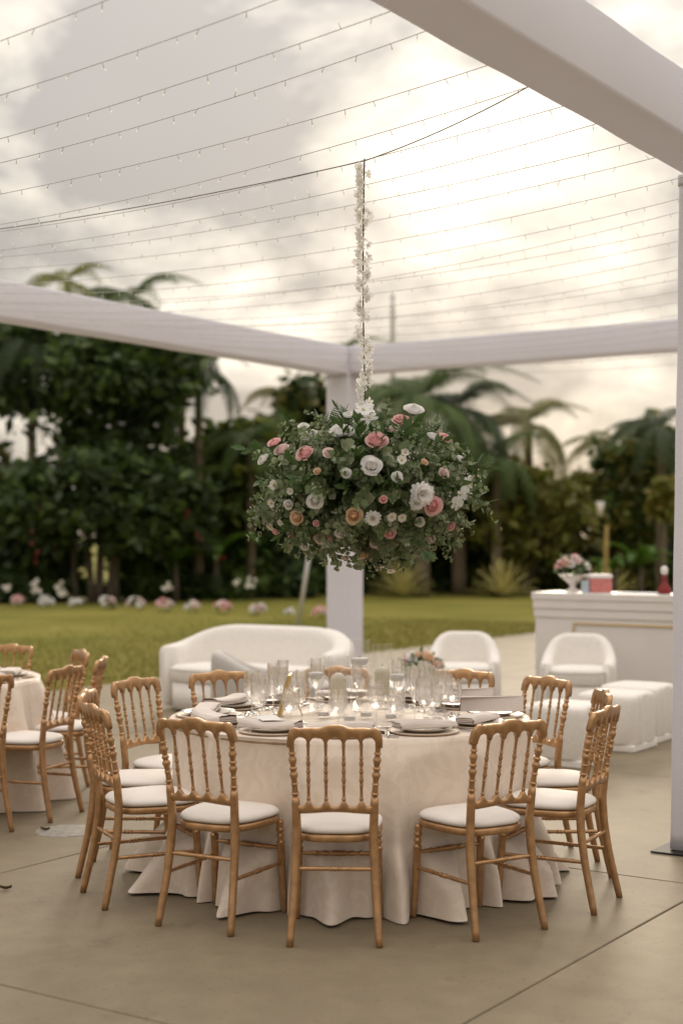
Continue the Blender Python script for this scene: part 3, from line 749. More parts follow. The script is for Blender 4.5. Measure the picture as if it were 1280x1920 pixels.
def daisy_mesh(seed, petal, eye, n=14, layers=1, cup=.25):
    rs = random.Random(seed); m = MB()
    for L in range(layers):
        for k in range(n):
            a = 2*PI*(k+.5*L)/n+rs.uniform(-.08, .08); ln = (1-.22*L)*rs.uniform(.88, 1.05); w = 1.25/n*2*(1-.1*L); up = cup+.30*L+rs.uniform(-.08, .12)
            d = Vector((math.cos(a), math.sin(a), 0)); s = Vector((-d.y, d.x, 0)); z = Vector((0, 0, 1))
            v = []
            for t, ww in ((.12, .35), (.45, .9), (.8, 1.0), (1.0, .45)):
                c = d*ln*t+z*(up*t**1.4+.03*L)
                v += [c-s*w*ww, c+z*-.03, c+s*w*ww]
            m.add(v, [(i*3+j, i*3+j+1, i*3+4+j, i*3+3+j) for i in range(3) for j in range(2)], 0)
    m.lathe([(.001, .14+.1*layers), (.14, .12+.1*layers), (.22, .04), (.2, -.05)], 10, (0, 0, 0), 1)
    m.lathe([(.05, -.2), (.2, -.05)], 8, (0, 0, 0), 2)
    return m.mesh('daisy', [petal, eye, CALYX])
def orchid_mesh(seed):
    rs = random.Random(seed); m = MB()
    for k in range(5):
        a = 2*PI*k/5+PI/2; big = k in (1, 4); ln = .95 if not big else 1.0; w = .26 if not big else .46
        d = Vector((math.cos(a), math.sin(a), 0)); s = Vector((-d.y, d.x, 0)); b = rs.uniform(-.35, .25); v = []
        for t, ww in ((0, .15), (.3, .75), (.65, 1.0), (.9, .7), (1.0, .2)):
            c = d*ln*t+Vector((0, 0, b*t*t+.12*t)); v += [c-s*w*ww+Vector((0, 0, .08*ww)), c, c+s*w*ww+Vector((0, 0, .08*ww))]
        m.add(v, [(i*3+j, i*3+j+1, i*3+4+j, i*3+3+j) for i in range(4) for j in range(2)], 0)
    m.tube([(0, 0, .02), (0, -.1, .18), (0, -.22, .22)], [.12, .13, .05], 6, 1)
    return m.mesh('orchid_bloom', [WPET, LIPM])
WPET = mat('white_petal', (.90, .885, .87), .6, 0, .02, 5, trans=.48)
WPET2 = mat('cream_petal', (.86, .82, .76), .6, 0, .03, 5, trans=.42)
PPET = mat('pink_petal', (.90, .60, .59), .6, 0, .04, 5, trans=.48); PPETI = mat('deep_pink_petal', (.84, .38, .38), .6, trans=.2)
BPET = mat('blush_petal', (.88, .72, .69), .6, 0, .05, 5, trans=.42)
APET = mat('peach_petal', (.86, .66, .48), .6, 0, .05, 5, trans=.42); APETI = mat('apricot_petal', (.80, .50, .27), .6, trans=.2)
CALYX = mat('calyx_green', (.07, .12, .04), .6); EYE = mat('yellow_eye', (.55, .40, .05), .7); LIPM = mat('orchid_lip', (.70, .66, .40), .6)
EU = [mat('eucalyptus_leaf_'+n, c, .5, 0, .12, 9, trans=.28, spec=.4) for n, c in (('grey', (.22, .26, .145)), ('mid', (.155, .21, .09)), ('pale', (.31, .35, .21)))]
FERN = mat('fern_leaf', (.055, .12, .028), .55, trans=.25); STEM = mat('brown_stem', (.06, .045, .025), .7)
def leaf(m, p, d, n, ln, w, mi=0, fold=.18):
    d = d.normalized(); s = d.cross(n)
    if s.length < 1e-4: s = Vector((1, 0, 0))
    s.normalize(); n = s.cross(d); v = [p]
    v = [p, p+d*ln*.25-s*w*.72+n*w*fold, p+d*ln*.62-s*w*.95+n*w*fold, p+d*ln, p+d*ln*.62+s*w*.95+n*w*fold, p+d*ln*.25+s*w*.72+n*w*fold, p+d*ln*.5]
    m.add(v, [(0, 6, 1), (1, 6, 2), (2, 6, 3), (3, 6, 4), (4, 6, 5), (5, 6, 0)], mi, True)
def sprig_mesh(seed, L, droop, nl, size, rnd_leaf=True):
    rs = random.Random(seed); m = MB(); P = []
    for k in range(9):
        t = k/8; P.append(Vector((L*t*(1-.15*droop*t), .02*math.sin(t*5+seed)*L*3, L*(-droop*t*t*.8+.10*t))))
    m.tube(P, [.0018-.0012*k/8 for k in range(9)], 4, 1)
    for i in range(nl):
        t = .22+.78*i/(nl-1); j = min(7, int(t*8)); q = P[j].lerp(P[j+1], t*8-j); tn = (P[j+1]-P[j]).normalized()
        for s in (-1, 1):
            tw = i*1.57*.9+rs.uniform(-.4, .4); side = Vector((0, math.cos(tw), math.sin(tw)))*s
            d = (side+tn*.55+Vector((rs.uniform(-.3, .3), rs.uniform(-.3, .3), rs.uniform(-.3, .3)))); sz = size*(1-.55*t)*rs.uniform(.8, 1.2)
            nn = tn+Vector((rs.uniform(-.6, .6), rs.uniform(-.6, .6), rs.uniform(-.2, .9)))
            leaf(m, q+side*.003, d, nn, sz*1.15, sz*.58, rs.choice((0, 0, 0, 2)), rs.uniform(-.1, .35))
    leaf(m, P[-1], P[-1]-P[-2], Vector((0, 0, 1)), size*.5, size*.22, 0)
    return m
def fern_mesh(seed, L):
    rs = random.Random(seed); m = MB(); P = [Vector((L*t/8, 0, L*(-.35*(t/8)**2+.15*t/8))) for t in range(9)]
    m.tube(P, .0012, 4, 0)
    for i in range(16):
        t = .15+.85*i/15; j = min(7, int(t*8)); q = P[j].lerp(P[j+1], t*8-j); ln = L*.30*math.sin(PI*min(1, .18+t*.85))+.004
        for s in (-1, 1):
            d = Vector((.55, s, -.1+rs.uniform(-.15, .15))).normalized()
            for k in range(5):
                b = q+d*ln*(k+.5)/5.5
                for e in (-1, 1): leaf(m, b, Vector((.8*e*s*.4+.4, s*.5, .1)) if e > 0 else Vector((-.35, s*.55, .1)), Vector((0, 0, 1)), ln*.26, ln*.06, 0, 0)
    return m
AX, AY, AZ = .43, .42, .228
arr = thing('hanging_flower_arrangement', 'large hanging ball of roses and eucalyptus above the main table', 'flower arrangement', BALL)
def surf(px, y, k=1.0):
    dx, dz = (px-688)/400.0, (918-y)/400.0; q = (dx/AX)**2+(dz/AZ)**2
    if q > .94:
        s = math.sqrt(.94/q); qx, qz = dx*s, dz*s; q = .94
    else: qx, qz = dx, dz
    dy = -AY*math.sqrt(1-q); p = Vector((dx, dy*k, dz)); n = Vector((qx/AX**2, dy/AY**2, qz/AZ**2)).normalized()
    return p, n
ROSES = {c: [rose_mesh(10*i+k, mm, o) for k in range(2)] for i, (c, mm, o) in enumerate((('white', [WPET, WPET2, CALYX], 1.0), ('pink', [PPET, PPETI, CALYX], 1.0), ('blush', [BPET, WPET, CALYX], 1.0), ('peach', [APET, APETI, CALYX], .8)))}
MUM = [daisy_mesh(k, WPET, WPET2, 13, 3, .30) for k in range(2)]; DSY = [daisy_mesh(5+k, WPET2, EYE, 12, 1, .18) for k in range(2)]
ORC = [orchid_mesh(k) for k in range(4)]
def place(o, p, n, size, spin=None):
    o.location = p; q = Vector(n).to_track_quat('Z', 'Y') @ Quaternion((0, 0, 1), spin if spin is not None else rnd(0, 6.28))
    o.rotation_mode = 'QUATERNION'; o.rotation_quaternion = q; o.scale = (size,)*3
TOCAM = Vector((0, -1, 0))
for px, y, s, c in ((640, 845, 41, 'white'), (690, 897, 36, 'white'), (592, 847, 30, 'white'), (573, 830, 20, 'white'), (601, 941, 28, 'white'), (768, 802, 36, 'white'), (797, 849, 24, 'white'), (545, 871, 30, 'blush'), (517, 884, 24, 'white'),
                    (702, 859, 38, 'pink'), (586, 879, 32, 'pink'), (747, 822, 36, 'pink'), (819, 852, 28, 'pink'), (788, 946, 36, 'pink'), (528, 859, 24, 'pink'), (723, 981, 22, 'pink'), (791, 987, 24, 'blush'),
                    (660, 960, 32, 'peach'), (576, 962, 28, 'peach'), (748, 997, 22, 'peach'), (676, 1014, 24, 'peach'), (625, 988, 14, 'pink'), (602, 970, 12, 'pink'), (560, 990, 12, 'pink'), (606, 992, 20, 'blush'),
                    (655, 812, 24, 'white'), (725, 838, 22, 'blush'), (620, 878, 22, 'blush'), (648, 905, 18, 'white'), (730, 910, 20, 'white'), (810, 905, 20, 'blush'), (560, 940, 18, 'white'), (640, 985, 20, 'white'), (705, 1000, 18, 'blush'), (770, 970, 18, 'white'), (820, 975, 18, 'pink'), (840, 885, 18, 'white'), (535, 980, 14, 'pink'), (585, 1005, 16, 'white'), (650, 1020, 14, 'blush'), (605, 905, 14, 'peach'), (776, 890, 14, 'peach'), (715, 935, 14, 'pink')):
    p, n = surf(px, y); n = (n+TOCAM*.55+Vector((rnd(-.25, .25), 0, rnd(.05, .45)))).normalized()
    o = obj('rose', random.choice(ROSES[c]), arr); place(o, p+n*.075, n, s/400*.69)
for px, y, s in ((769, 926, 42), (694, 957, 28), (762, 938, 26), (620, 990, 22)):
    p, n = surf(px, y); n = (n+TOCAM*.5).normalized(); o = obj('chrysanthemum', random.choice(MUM), arr); place(o, p+n*.08, n, s/400*.56)
for px, y, s in ((541, 915, 17), (567, 923, 12), (724, 955, 15), (740, 956, 14), (739, 886, 16), (530, 966, 15), (537, 936, 15), (727, 1038, 15), (548, 960, 12), (745, 876, 14), (712, 1030, 10)):
    p, n = surf(px, y); n = (n+TOCAM*.5).normalized(); o = obj('daisy', random.choice(DSY), arr); place(o, p+n*.09, n, s/400*.62)
for px, y, s in ((846, 914, 30), (828, 937, 26), (838, 925, 22), (682, 800, 34), (690, 815, 30), (676, 818, 28)):
    p, n = surf(px, y); n = (n+TOCAM*.6).normalized(); o = obj('orchid_bloom', random.choice(ORC), arr); place(o, p+n*.08, n, s/400*.62)
SPR = [sprig_mesh(k, .26+.03*(k % 4), .25+.12*(k % 3), 10, .060+.009*(k % 3)).mesh('eucalyptus_sprig', [EU[k % 2], STEM, EU[2]]) for k in range(8)]
SPS = [sprig_mesh(60+k, .24+.02*k, .30+.2*k, 17, .034).mesh('eucalyptus_sprig', [EU[(k+1) % 2], STEM, EU[0]]) for k in range(3)]
RUS = mat('ruscus_leaf', (.07, .13, .035), .45, 0, .15, 9, trans=.2)
def ruscus(seed, L):
    rs = random.Random(seed); m = MB(); P = [Vector((L*t/8, .01*math.sin(t), -.25*L*(t/8)**2)) for t in range(9)]
    m.tube(P, .0014, 4, 1)
    for i in range(13):
        t = .2+.8*i/12; j = min(7, int(t*8)); q = P[j].lerp(P[j+1], t*8-j); d = Vector((.8, rs.uniform(-1, 1), rs.uniform(-.7, .8)))
        leaf(m, q, d, Vector((rs.uniform(-.5, .5), rs.uniform(-.5, .5), 1)), rs.uniform(.04, .075), rs.uniform(.009, .014), 0, .2)
    return m.mesh('ruscus_sprig', [RUS, STEM])
RSC = [ruscus(80+k, .22+.03*k) for k in range(3)]
SPL = [sprig_mesh(30+k, .34+.03*k, .75, 13, .052).mesh('eucalyptus_sprig', [EU[k % 2], STEM, EU[2]]) for k in range(4)]
def radial(name, me, az, el, r0, sc, roll=0, off=(0, 0, 0)):
    """lay a sprig (local +X outward, droop -Z) on the ball"""
    d = Vector((math.cos(az)*math.cos(el), math.sin(az)*math.cos(el), math.sin(el)))
    p = Vector((d.x*AX, d.y*AY, d.z*AZ))*r0+Vector(off)
    M = Matrix.Rotation(az, 4, 'Z') @ Matrix.Rotation(-el, 4, 'Y') @ Matrix.Rotation(roll, 4, 'X')
    o = obj(name, me, arr); o.location = p; o.rotation_euler = M.to_euler(); o.scale = (sc,)*3
    return o
ga = PI*(3-math.sqrt(5))
for k in range(215):
    zf = 1-2*(k+.5)/215; el = math.asin(max(-1, min(1, zf)))*.98; az = k*ga+rnd(-.15, .15)
    radial('eucalyptus_sprig', random.choice(SPR), az, el, rnd(.42, .66), rnd(.62, 1.0), rnd(-1.6, 1.6))
for k in range(70):
    radial('eucalyptus_sprig', random.choice(SPS), rnd(-3.3, .2), rnd(-.9, 1.1), rnd(.50, .74), rnd(.8, 1.15), rnd(-1.5, 1.5))
for k in range(34):
    radial('ruscus_sprig', random.choice(RSC), rnd(-3.3, .2), rnd(-.8, 1.2), rnd(.55, .80), rnd(.8, 1.2), rnd(-1.5, 1.5))
for az, el, sc in ((-.25, .15, 1.0), (-.05, .05, 1.1), (-.6, .0, 1.0), (.15, .2, 1.0), (-.35, -.3, 1.0), (-2.95, .02, 1.15), (-2.7, -.15, 1.0), (3.0, -.1, 1.0), (-1.9, -.9, .9), (-1.2, -.95, .9), (-.9, -.7, 1.0), (-1.6, -1.1, .95), (-2.3, -.7, .9), (-.55, -.55, 1.05), (-1.0, .4, .8), (-2.2, .5, .8), (1.5, -.4, 1), (2.2, 0, 1), (.8, -.1, 1)):
    radial('eucalyptus_sprig', random.choice(SPL), az, el, .60, sc*(.84 if el > -.5 else .66), rnd(-.3, .3))
for k in range(46):
    radial('eucalyptus_sprig', random.choice(SPR), rnd(-3.0, -.1), rnd(-1.15, -.25), rnd(.52, .66), rnd(.6, .8), rnd(-1, 1))
FRN = [fern_mesh(k, .24+.03*k).mesh('fern_frond', FERN) for k in range(3)]
for px, y in ((625, 795), (615, 810), (712, 800), (722, 812), (770, 850), (760, 865), (790, 872), (735, 850), (780, 890), (640, 820), (800, 860), (720, 840), (750, 905)):
    p, n = surf(px, y); az = math.atan2(n.y, n.x)+rnd(-.5, .5); el = math.asin(n.z)+rnd(-.1, .5)
    o = radial('fern_frond', random.choice(FRN), az, el, .74, rnd(.6, .85), rnd(-1, 1)); o.location = p*.66
# inner filler foliage so the ball is dense
m = MB()
for k in range(2600):
    d = Vector((random.gauss(0, 1), random.gauss(0, 1), random.gauss(0, 1))).normalized(); r = rnd(.30, .80)
    p = Vector((d.x*AX, d.y*AY, d.z*AZ))*r
    leaf(m, p, d+Vector((rnd(-1, 1), rnd(-1, 1), rnd(-1, 1))), Vector((rnd(-1, 1), rnd(-1, 1), rnd(-1, 1))), rnd(.03, .055), rnd(.012, .02), random.choice((0, 0, 1)))
tag(m.build('filler_foliage', [FERN, EU[1]], arr), kind='stuff')
# tiny filler buds
m = MB()
for k in range(90):
    px, y = random.choice(((710, 1028), (745, 880), (540, 945), (700, 1035), (850, 905)))
    p, n = surf(px+random.gauss(0, 14), y+random.gauss(0, 9)); m.lathe([(.001, .004), (.003, .002), (.003, -.002), (.001, -.004)], 5, p+n*rnd(.03, .09), 0)
tag(m.build('filler_buds', WPET2, arr), kind='stuff')
# orchid garland
gar = thing('orchid_garland', 'vertical garland of white orchids between the cable and the flower ball', 'garland', G)
zt = BALL.z+.20-G.z
gx = lambda z: .012*math.sin(z*2.3)
st = [Vector((gx(z)+(BALL.x-G.x)*(z/zt), 0, z)) for z in np.linspace(.01, zt, 40)]
MB().tube(st, .0035, 6).build('stem', mat('garland_stem', (.09, .075, .045), .7), gar)
for k in range(104):
    t = (k+.5)/104
    if .555 < t < .575 or .75 < t < .762: continue
    z = -.02+(zt+.02)*t; s = -1 if random.random() < .60 else 1
    p = Vector((gx(z)+(BALL.x-G.x)*(z/zt)+s*rnd(.003, .027), rnd(-.026, .018), z)); d = Vector((s*rnd(.1, .9), -rnd(.2, 1), rnd(-.6, .3)))
    o = obj('orchid_bloom', random.choice(ORC), gar); place(o, p, d, rnd(.020, .031))

# ---------------------------------------------------------------- lounge
def tub(a, b, th, hb, ha, open_, seat_h, name_parts, root, mt, chan=0, flare=0.0):
    """curved wall back on an elliptical plan (half width a, half depth b), open to -y (front)"""
    n, R = 64, 16; v = []
    for i in range(n+1):
        t = i/n; ph = -open_+2*open_*t                            # 0 = middle of the back
        e = .72
        cx, cyy = math.sin(ph), math.cos(ph)
        X = a*math.copysign(abs(cx)**e, cx); Y = b*math.copysign(abs(cyy)**e, cyy)
        nx, ny = X/a/a, Y/b/b; l = math.hypot(nx, ny); nx, ny = nx/l, ny/l
        q = abs(ph)/open_; h = ha+(hb-ha)*(.5+.5*math.cos(PI*min(1, max(0, (q-.15)/.8))))
        end = 1-max(0, (q-.93)/.07)**2*.55
        ch = 1+(.10*abs(math.sin(ph*chan)) if chan else 0)
        for j in range(R):
            w = 2*PI*j/R; c, s = math.cos(w), math.sin(w)
            o = th/2*math.copysign(abs(c)**.55, c)*end*ch; z = h/2+h/2*math.copysign(abs(s)**.30, s)*(1 if s < 0 else 1-.03*(1-end))
            out_ = o+flare*(z/h)
            v.append((X+nx*(out_-th/2), Y+ny*(out_-th/2), .03+z*(h-.03)/h))
    f = []
    for i in range(n):
        for j in range(R): q = (j+1) % R; f.append((i*R+j, i*R+R+j, i*R+R+q, i*R+q))
    f += [tuple(range(R)), tuple(n*R+R-1-j for j in range(R))]
    MB().add(v, f, 0, True).build(name_parts[0], mt, root)
    # seat: filled rounded plan inside the wall
    def plan(k, z, front):
        o = []
        for i in range(56):
            w = 2*PI*i/56; c, s = math.cos(w), math.sin(w); e = .55
            o.append(((a-th*.8)*k*math.copysign(abs(c)**e, c), ((b-th*.6)*k)*math.copysign(abs(s)**e, s)-front, z))
        return o
    fr = b*.10
    for nm, ls in ((name_parts[1], [(.97, seat_h-.15), (1.0, seat_h-.13), (1.0, seat_h-.04), (.985, seat_h-.015), (.95, seat_h-.002), (.85, seat_h+.008), (.4, seat_h+.014), (.02, seat_h+.015)]), (name_parts[2], [(.95, .03), (.98, .035), (.98, seat_h-.155), (.02, seat_h-.154)])):
        v = [p for k, z in ls for p in plan(k, z, fr)]; f = [tuple(range(55, -1, -1))]
        for i in range(len(ls)-1):
            for j in range(56): q = (j+1) % 56; f.append((i*56+j, i*56+q, i*56+56+q, i*56+56+j))
        f.append(tuple((len(ls)-1)*56+j for j in range(56)))
        MB().add(v, f, 0, True).build(nm, mt, root)
    ring_ = [Vector(p) for p in plan(1.003, seat_h-.028, fr)]; MB().tube(ring_+ring_[:2], .006, 6, 0, False).build('piping', mt, root)
    MB().lathe([(a*.80, 0), (a*.80, .031)], 32, (0, -fr, 0), 0, True, Matrix.Diagonal((1, b/a, 1)), True, True).build('plinth', BLACK, root)
p = at(476, 14.0, z=0)
sofa = thing('curved_sofa', 'curved ivory boucle sofa behind the main table', 'sofa', p, ROT_U+.06)
tub(.96, .50, .21, .79, .60, 1.93, .43, ('backrest', 'seat_cushion', 'seat_base'), sofa, BOUCLE, 7, .03)
def armchair(p, rz, label, mt, hb=.74, a=.345, b=.36):
    t = thing('tub_armchair', label, 'armchair', p, rz, 'boucle tub armchairs in the lounge area')
    tub(a, b, .12, hb, .50, 2.05, .45, ('backrest', 'seat_cushion', 'seat_base'), t, mt, 0, .0)
armchair(at(869, 14.0, z=0), -.10, 'ivory boucle tub armchair left of the bar, against the lawn', BOUCLE)
armchair(at(1083, 13.7, z=0), -.22, 'ivory boucle tub armchair in front of the white bar', BOUCLE)
armchair(at(510, 12.35, z=0), PI/2+.15, 'pale grey tub armchair turned sideways in front of the sofa', BOUCLE2, .70, .46, .50)
def pouf(corner, sz, h, label):
    """corner: nearest bottom corner"""
    c = corner-UX*sz/2+VX*sz/2
    t = thing('pouf', label, 'pouf', c, ROT_U, 'ivory channelled poufs right of the main table')
    v = []; n = 208
    def sec(k, chn):
        o = []
        for i in range(n):
            w = 2*PI*i/n; cx, s = math.cos(w), math.sin(w); e = .34
            x, y = math.copysign(abs(cx)**e, cx), math.copysign(abs(s)**e, s); g = 1
            if chn and abs(x) > abs(y): g = 1-.085*(1-abs(math.sin(PI*2.5*(y+1)/1.0*.8)))**3
            o.append((x*k*g, y*k))
        return o
    ls = [(.985, .055, 1), (1.0, .065, 1), (1.0, h-.06, 1), (.985, h-.025, 1), (.94, h-.005, 0), (.80, h+.006, 0), (.4, h+.012, 0), (.02, h+.013, 0)]
    for k, z, ch in ls: v += [(x*sz/2, y*sz/2, z) for x, y in sec(k, ch)]
    f = [tuple(range(n-1, -1, -1))]
    for i in range(len(ls)-1):
        for j in range(n): q = (j+1) % n; f.append((i*n+j, i*n+q, i*n+n+q, i*n+n+j))
    f.append(tuple((len(ls)-1)*n+j for j in range(n)))
    MB().add(v, f, 0, True).build('upholstery', BOUCLE, t)
    MB().box((0, 0, .028), (sz*.97, sz*.97, .055), 0, None, .008).build('plinth', BOUCLE, t)
pouf(at(1091, 10.57, z=0), .50, .43, 'ivory channelled pouf nearest the main table, partly behind a gold chair')
pouf(at(1186, 11.35, z=0), .50, .43, 'ivory channelled pouf in the middle of the row of three')
pouf(at(1228, 11.85, z=0), .52, .44, 'ivory channelled pouf beside the white tent post, farthest of three')
# coffee table with flowers
ct = thing('coffee_table', 'low round white coffee table between the sofa and armchairs', 'coffee table', at(775, 12.7, z=0))
MB().lathe([(.001, .36), (.36, .36), (.37, .365), (.37, .395), (.36, .40), (.001, .40)], 40).build('tabletop', WHITEPAINT, ct)
MB().lathe([(.20, 0), (.20, .02), (.12, .06), (.11, .36)], 32, (0, 0, 0), 0, True, None, True).build('pedestal', WHITEPAINT, ct)
def bouquet(root, c, r, n, cols, size, greens=22, flat=.75, name='blossom'):
    for k in range(n):
        d = Vector((random.gauss(0, 1), random.gauss(0, 1), abs(random.gauss(0, .8))+.1)).normalized(); me = random.choice(ROSES[random.choice(cols)])
        o = obj(name, me, root); place(o, Vector(c)+Vector((d.x*r, d.y*r, d.z*r*flat)), d+Vector((0, -.3, .2)), size*rnd(.75, 1.15))
    m = MB()
    for k in range(greens*4):
        d = Vector((random.gauss(0, 1), random.gauss(0, 1), random.gauss(.2, .7))).normalized()
        leaf(m, Vector(c)+Vector((d.x, d.y, d.z*flat))*r*rnd(.5, 1.05), d+Vector((rnd(-.5, .5),)*3), Vector((rnd(-1, 1), rnd(-1, 1), 1)), size*rnd(.7, 1.3), size*.32, random.choice((0, 1)))
    tag(m.build('foliage', [FERN, EU[1]], root), kind='stuff')
bq = thing('flower_bowl', 'low white bowl of cream flowers on the coffee table', 'flowers', at(788, 12.6, z=.4005))
MB().lathe([(.001, 0), (.06, 0), (.09, .03), (.11, .08), (.105, .082), (.001, .06)], 24).build('bowl', WHITEPAINT, bq)
bouquet(bq, (0, 0, .14), .16, 16, ['white', 'white', 'peach', 'blush'], .065, 34)

# bar
BARL = 4.6
bar = thing('bar_counter', 'long white bar counter with brass inlay beside the right tent post', 'bar', uv(-6.72, 13.45), ROT_U)
def bb(x0, x1, y0, y1, z0, z1, mt, nm, bev=.004): return MB().box(((x0+x1)/2, (y0+y1)/2, (z0+z1)/2), (x1-x0, y1-y0, z1-z0), 0, None, bev).build(nm, mt, bar)
bb(0.03, BARL, .03, .55, .0, 1.02, WHITEPAINT, 'body')
bb(0, BARL+.03, 0, .58, 1.02, 1.09, WHITEPAINT, 'countertop')
bb(.012, BARL, .010, .0299, .93, 1.0199, WHITEPAINT, 'cornice')
bb(.02, BARL, .018, .0299, .845, .925, WHITEPAINT, 'upper_band')
bb(.02, BARL, .020, .0299, 0, .10, WHITEPAINT, 'skirting')
x0, zt_, zb_ = .35, .79, .20
def strip(ax, az, bx, bz): bb(min(ax, bx)-.007, max(ax, bx)+.007, .016, .0297, min(az, bz)-.008, max(az, bz)+.008, BRASS, 'brass_inlay', .001)
strip(x0+.10, zt_, BARL-.4, zt_); strip(x0+.10, zt_-.024, x0+.10, zt_-.09); strip(x0-.0, zt_-.107, x0+.10, zt_-.107); strip(x0-.0, zt_-.131, x0-.0, zb_+.02); strip(x0, zb_, BARL-.4, zb_)
def on_bar(x, y): return uv(-6.72, 13.45)+UX*x+VX*y+Vector((0, 0, 1.0905))
urn = thing('flower_urn', 'white footed urn of pink and peach flowers on the bar', 'flowers', on_bar(.33, .26))
MB().lathe([(.001, 0), (.07, 0), (.07, .015), (.03, .04), (.028, .07), (.07, .11), (.13, .16), (.145, .175), (.12, .17), (.001, .14)], 24).build('urn', WHITEPAINT, urn)
bouquet(urn, (0, 0, .24), .15, 20, ['pink', 'blush', 'white', 'peach', 'blush'], .062, 30)
PINK = mat('pink_tassel', (.62, .22, .20), .7, 0, .15, 30)
CLEAR = glass_mat('clear_acrylic', (.96, .97, 1), .6)
bx = thing('drinks_box', 'white lidded pink box beside the flower urn on the bar', 'box', on_bar(.62, .25), .2)
MB().box((0, 0, .07), (.22, .14, .14), 0, None, .008).build('pink_side', PINK, bx)
for k in range(7): MB().box(((k-3)*.031, -.0725, .082), (.020, .006, .10), 0, None, .002).build('pink_pleat', PINK, bx)
MB().box((0, 0, .1615), (.23, .15, .042), 0, None, .008).build('lid', WHITEPAINT, bx)
MB().box((-.145, .0, .06), (.05, .10, .12), 0, None, .004).build('side_pocket', mat('pale_blue_card', (.45, .53, .60), .6), bx)
tag(MB().box((0, 0, .004), (.42, .20, .008), 0, None, .002).build('drinks_list', MATS['pale_blue_card'], None, on_bar(1.05, .25)), 'flat pale blue menu board lying on the bar top', 'menu board')
bpy.data.objects['drinks_list'].rotation_euler = (0, 0, ROT_U)
bt = thing('red_decanter', 'round red decanter with a white stopper on the bar', 'bottle', on_bar(1.31, .22))
MB().lathe([(.001, 0), (.055, 0), (.066, .02), (.064, .05), (.030, .10), (.022, .15), (.022, .19), (.001, .19)], 24).build('bottle', mat('red_glass', (.20, .008, .006), .08, 0), bt)
MB().lathe([(.001, .1905), (.024, .1905), (.034, .215), (.034, .245), (.02, .268), (.001, .27)], 20).build('stopper', WHITEPAINT, bt)

# ---------------------------------------------------------------- lawn things
def lawn_bouquet(px, d, s, cols, label):
    t = thing('lawn_bouquet', label, 'flowers', at(px, d, z=-.035), 0, 'flower clusters in a row on the lawn')
    bouquet(t, (0, 0, .12*s), .15*s, 17, cols, .085*s, 6, .95)
LB = [(35, 35.5, 1.15, ['blush', 'pink'], 'round blush flower cluster at the left end of the lawn row'), (88, 34.8, 1.2, ['white'], 'low white flower cluster second from the left end of the row'), (143, 34.5, 1.0, ['white'], 'small white flower cluster at the foot of the leaning trunk'),
      (202, 34, 1.3, ['white', 'blush'], 'wide white flower cluster at the foot of the trunk group'), (255, 33.6, 1.3, ['white', 'blush'], 'ragged white flower cluster right of the trunk group'), (309, 33, 1.25, ['blush', 'blush', 'pink', 'white'], 'blush flower cluster fifth from the leaning pole'),
      (360, 32.6, 1.1, ['blush', 'white'], 'blush flower cluster fourth from the leaning pole'), (418, 32, 1.2, ['blush', 'white', 'pink'], 'large blush flower cluster third from the leaning pole'), (483, 31.4, 1.15, ['blush', 'white'], 'half white half blush flower cluster second from the leaning pole'),
      (540, 31, .85, ['white'], 'small white flower cluster just left of the leaning pole'), (600, 30.5, 1.0, ['blush', 'pink'], 'blush flower cluster between the leaning pole and the tent post')]
for a in LB: lawn_bouquet(a[0], a[1], a[2]*.85, a[3], a[4])
GREY = mat('galvanised_pole', (.58, .56, .54), .5, .3)
tag(MB().tube([at(554, 24, z=-.05), at(592, 24.0, y=958)], .036, 10).build('leaning_pole', GREY), 'grey metal pole leaning on the lawn left of the back tent post', 'pole')
lp = thing('tall_pole', 'tall thin grey pole rising far behind the back tent beam', 'pole', at(736, 60, z=-.05))
MB().tube([(0, 0, 0), (0, 0, 10.8), (0, 0, 11.3)], [.11, .09, .09], 10).build('pole', GREY, lp)
MB().tube([(0, 0, 11.29), (0, 0, 11.45)], [.10, .05], 10).build('finial', GREY, lp)
DRY = mat('dry_leaf', (.10, .065, .03), .8)
for px, y, lab in ((14, 1666, 'curled dry leaf on the concrete at the left edge'), (87, 1556, 'small dry leaf on the concrete below the left table')):
    d = F*CAMH/(y-HOR); m = MB(); m.grid(lambda u, v: ((u-.5)*.055, (v-.5)*.02*(1-(2*u-1)**2*.8), .004+.012*(2*v-1)**2+.008*(2*u-1)**2), 6, 4)
    o = m.build('dry_leaf', DRY, None, at(px, d, z=0)); o.rotation_euler = (0, 0, rnd(-.4, .4)); tag(o, lab, 'leaf')
# drain cover in the paving
dc = at(128, F*CAMH/(1556-HOR), z=0); m = MB(); m.lathe([(.001, .0032), (.17, .0032), (.178, .001), (.178, -.01)], 32)
tag(m.build('drain_cover', mat('worn_drain', (.27, .25, .21), .8, 0, .25, 22), None, dc), 'round pale drain cover set in the concrete below the left table', 'drain cover')

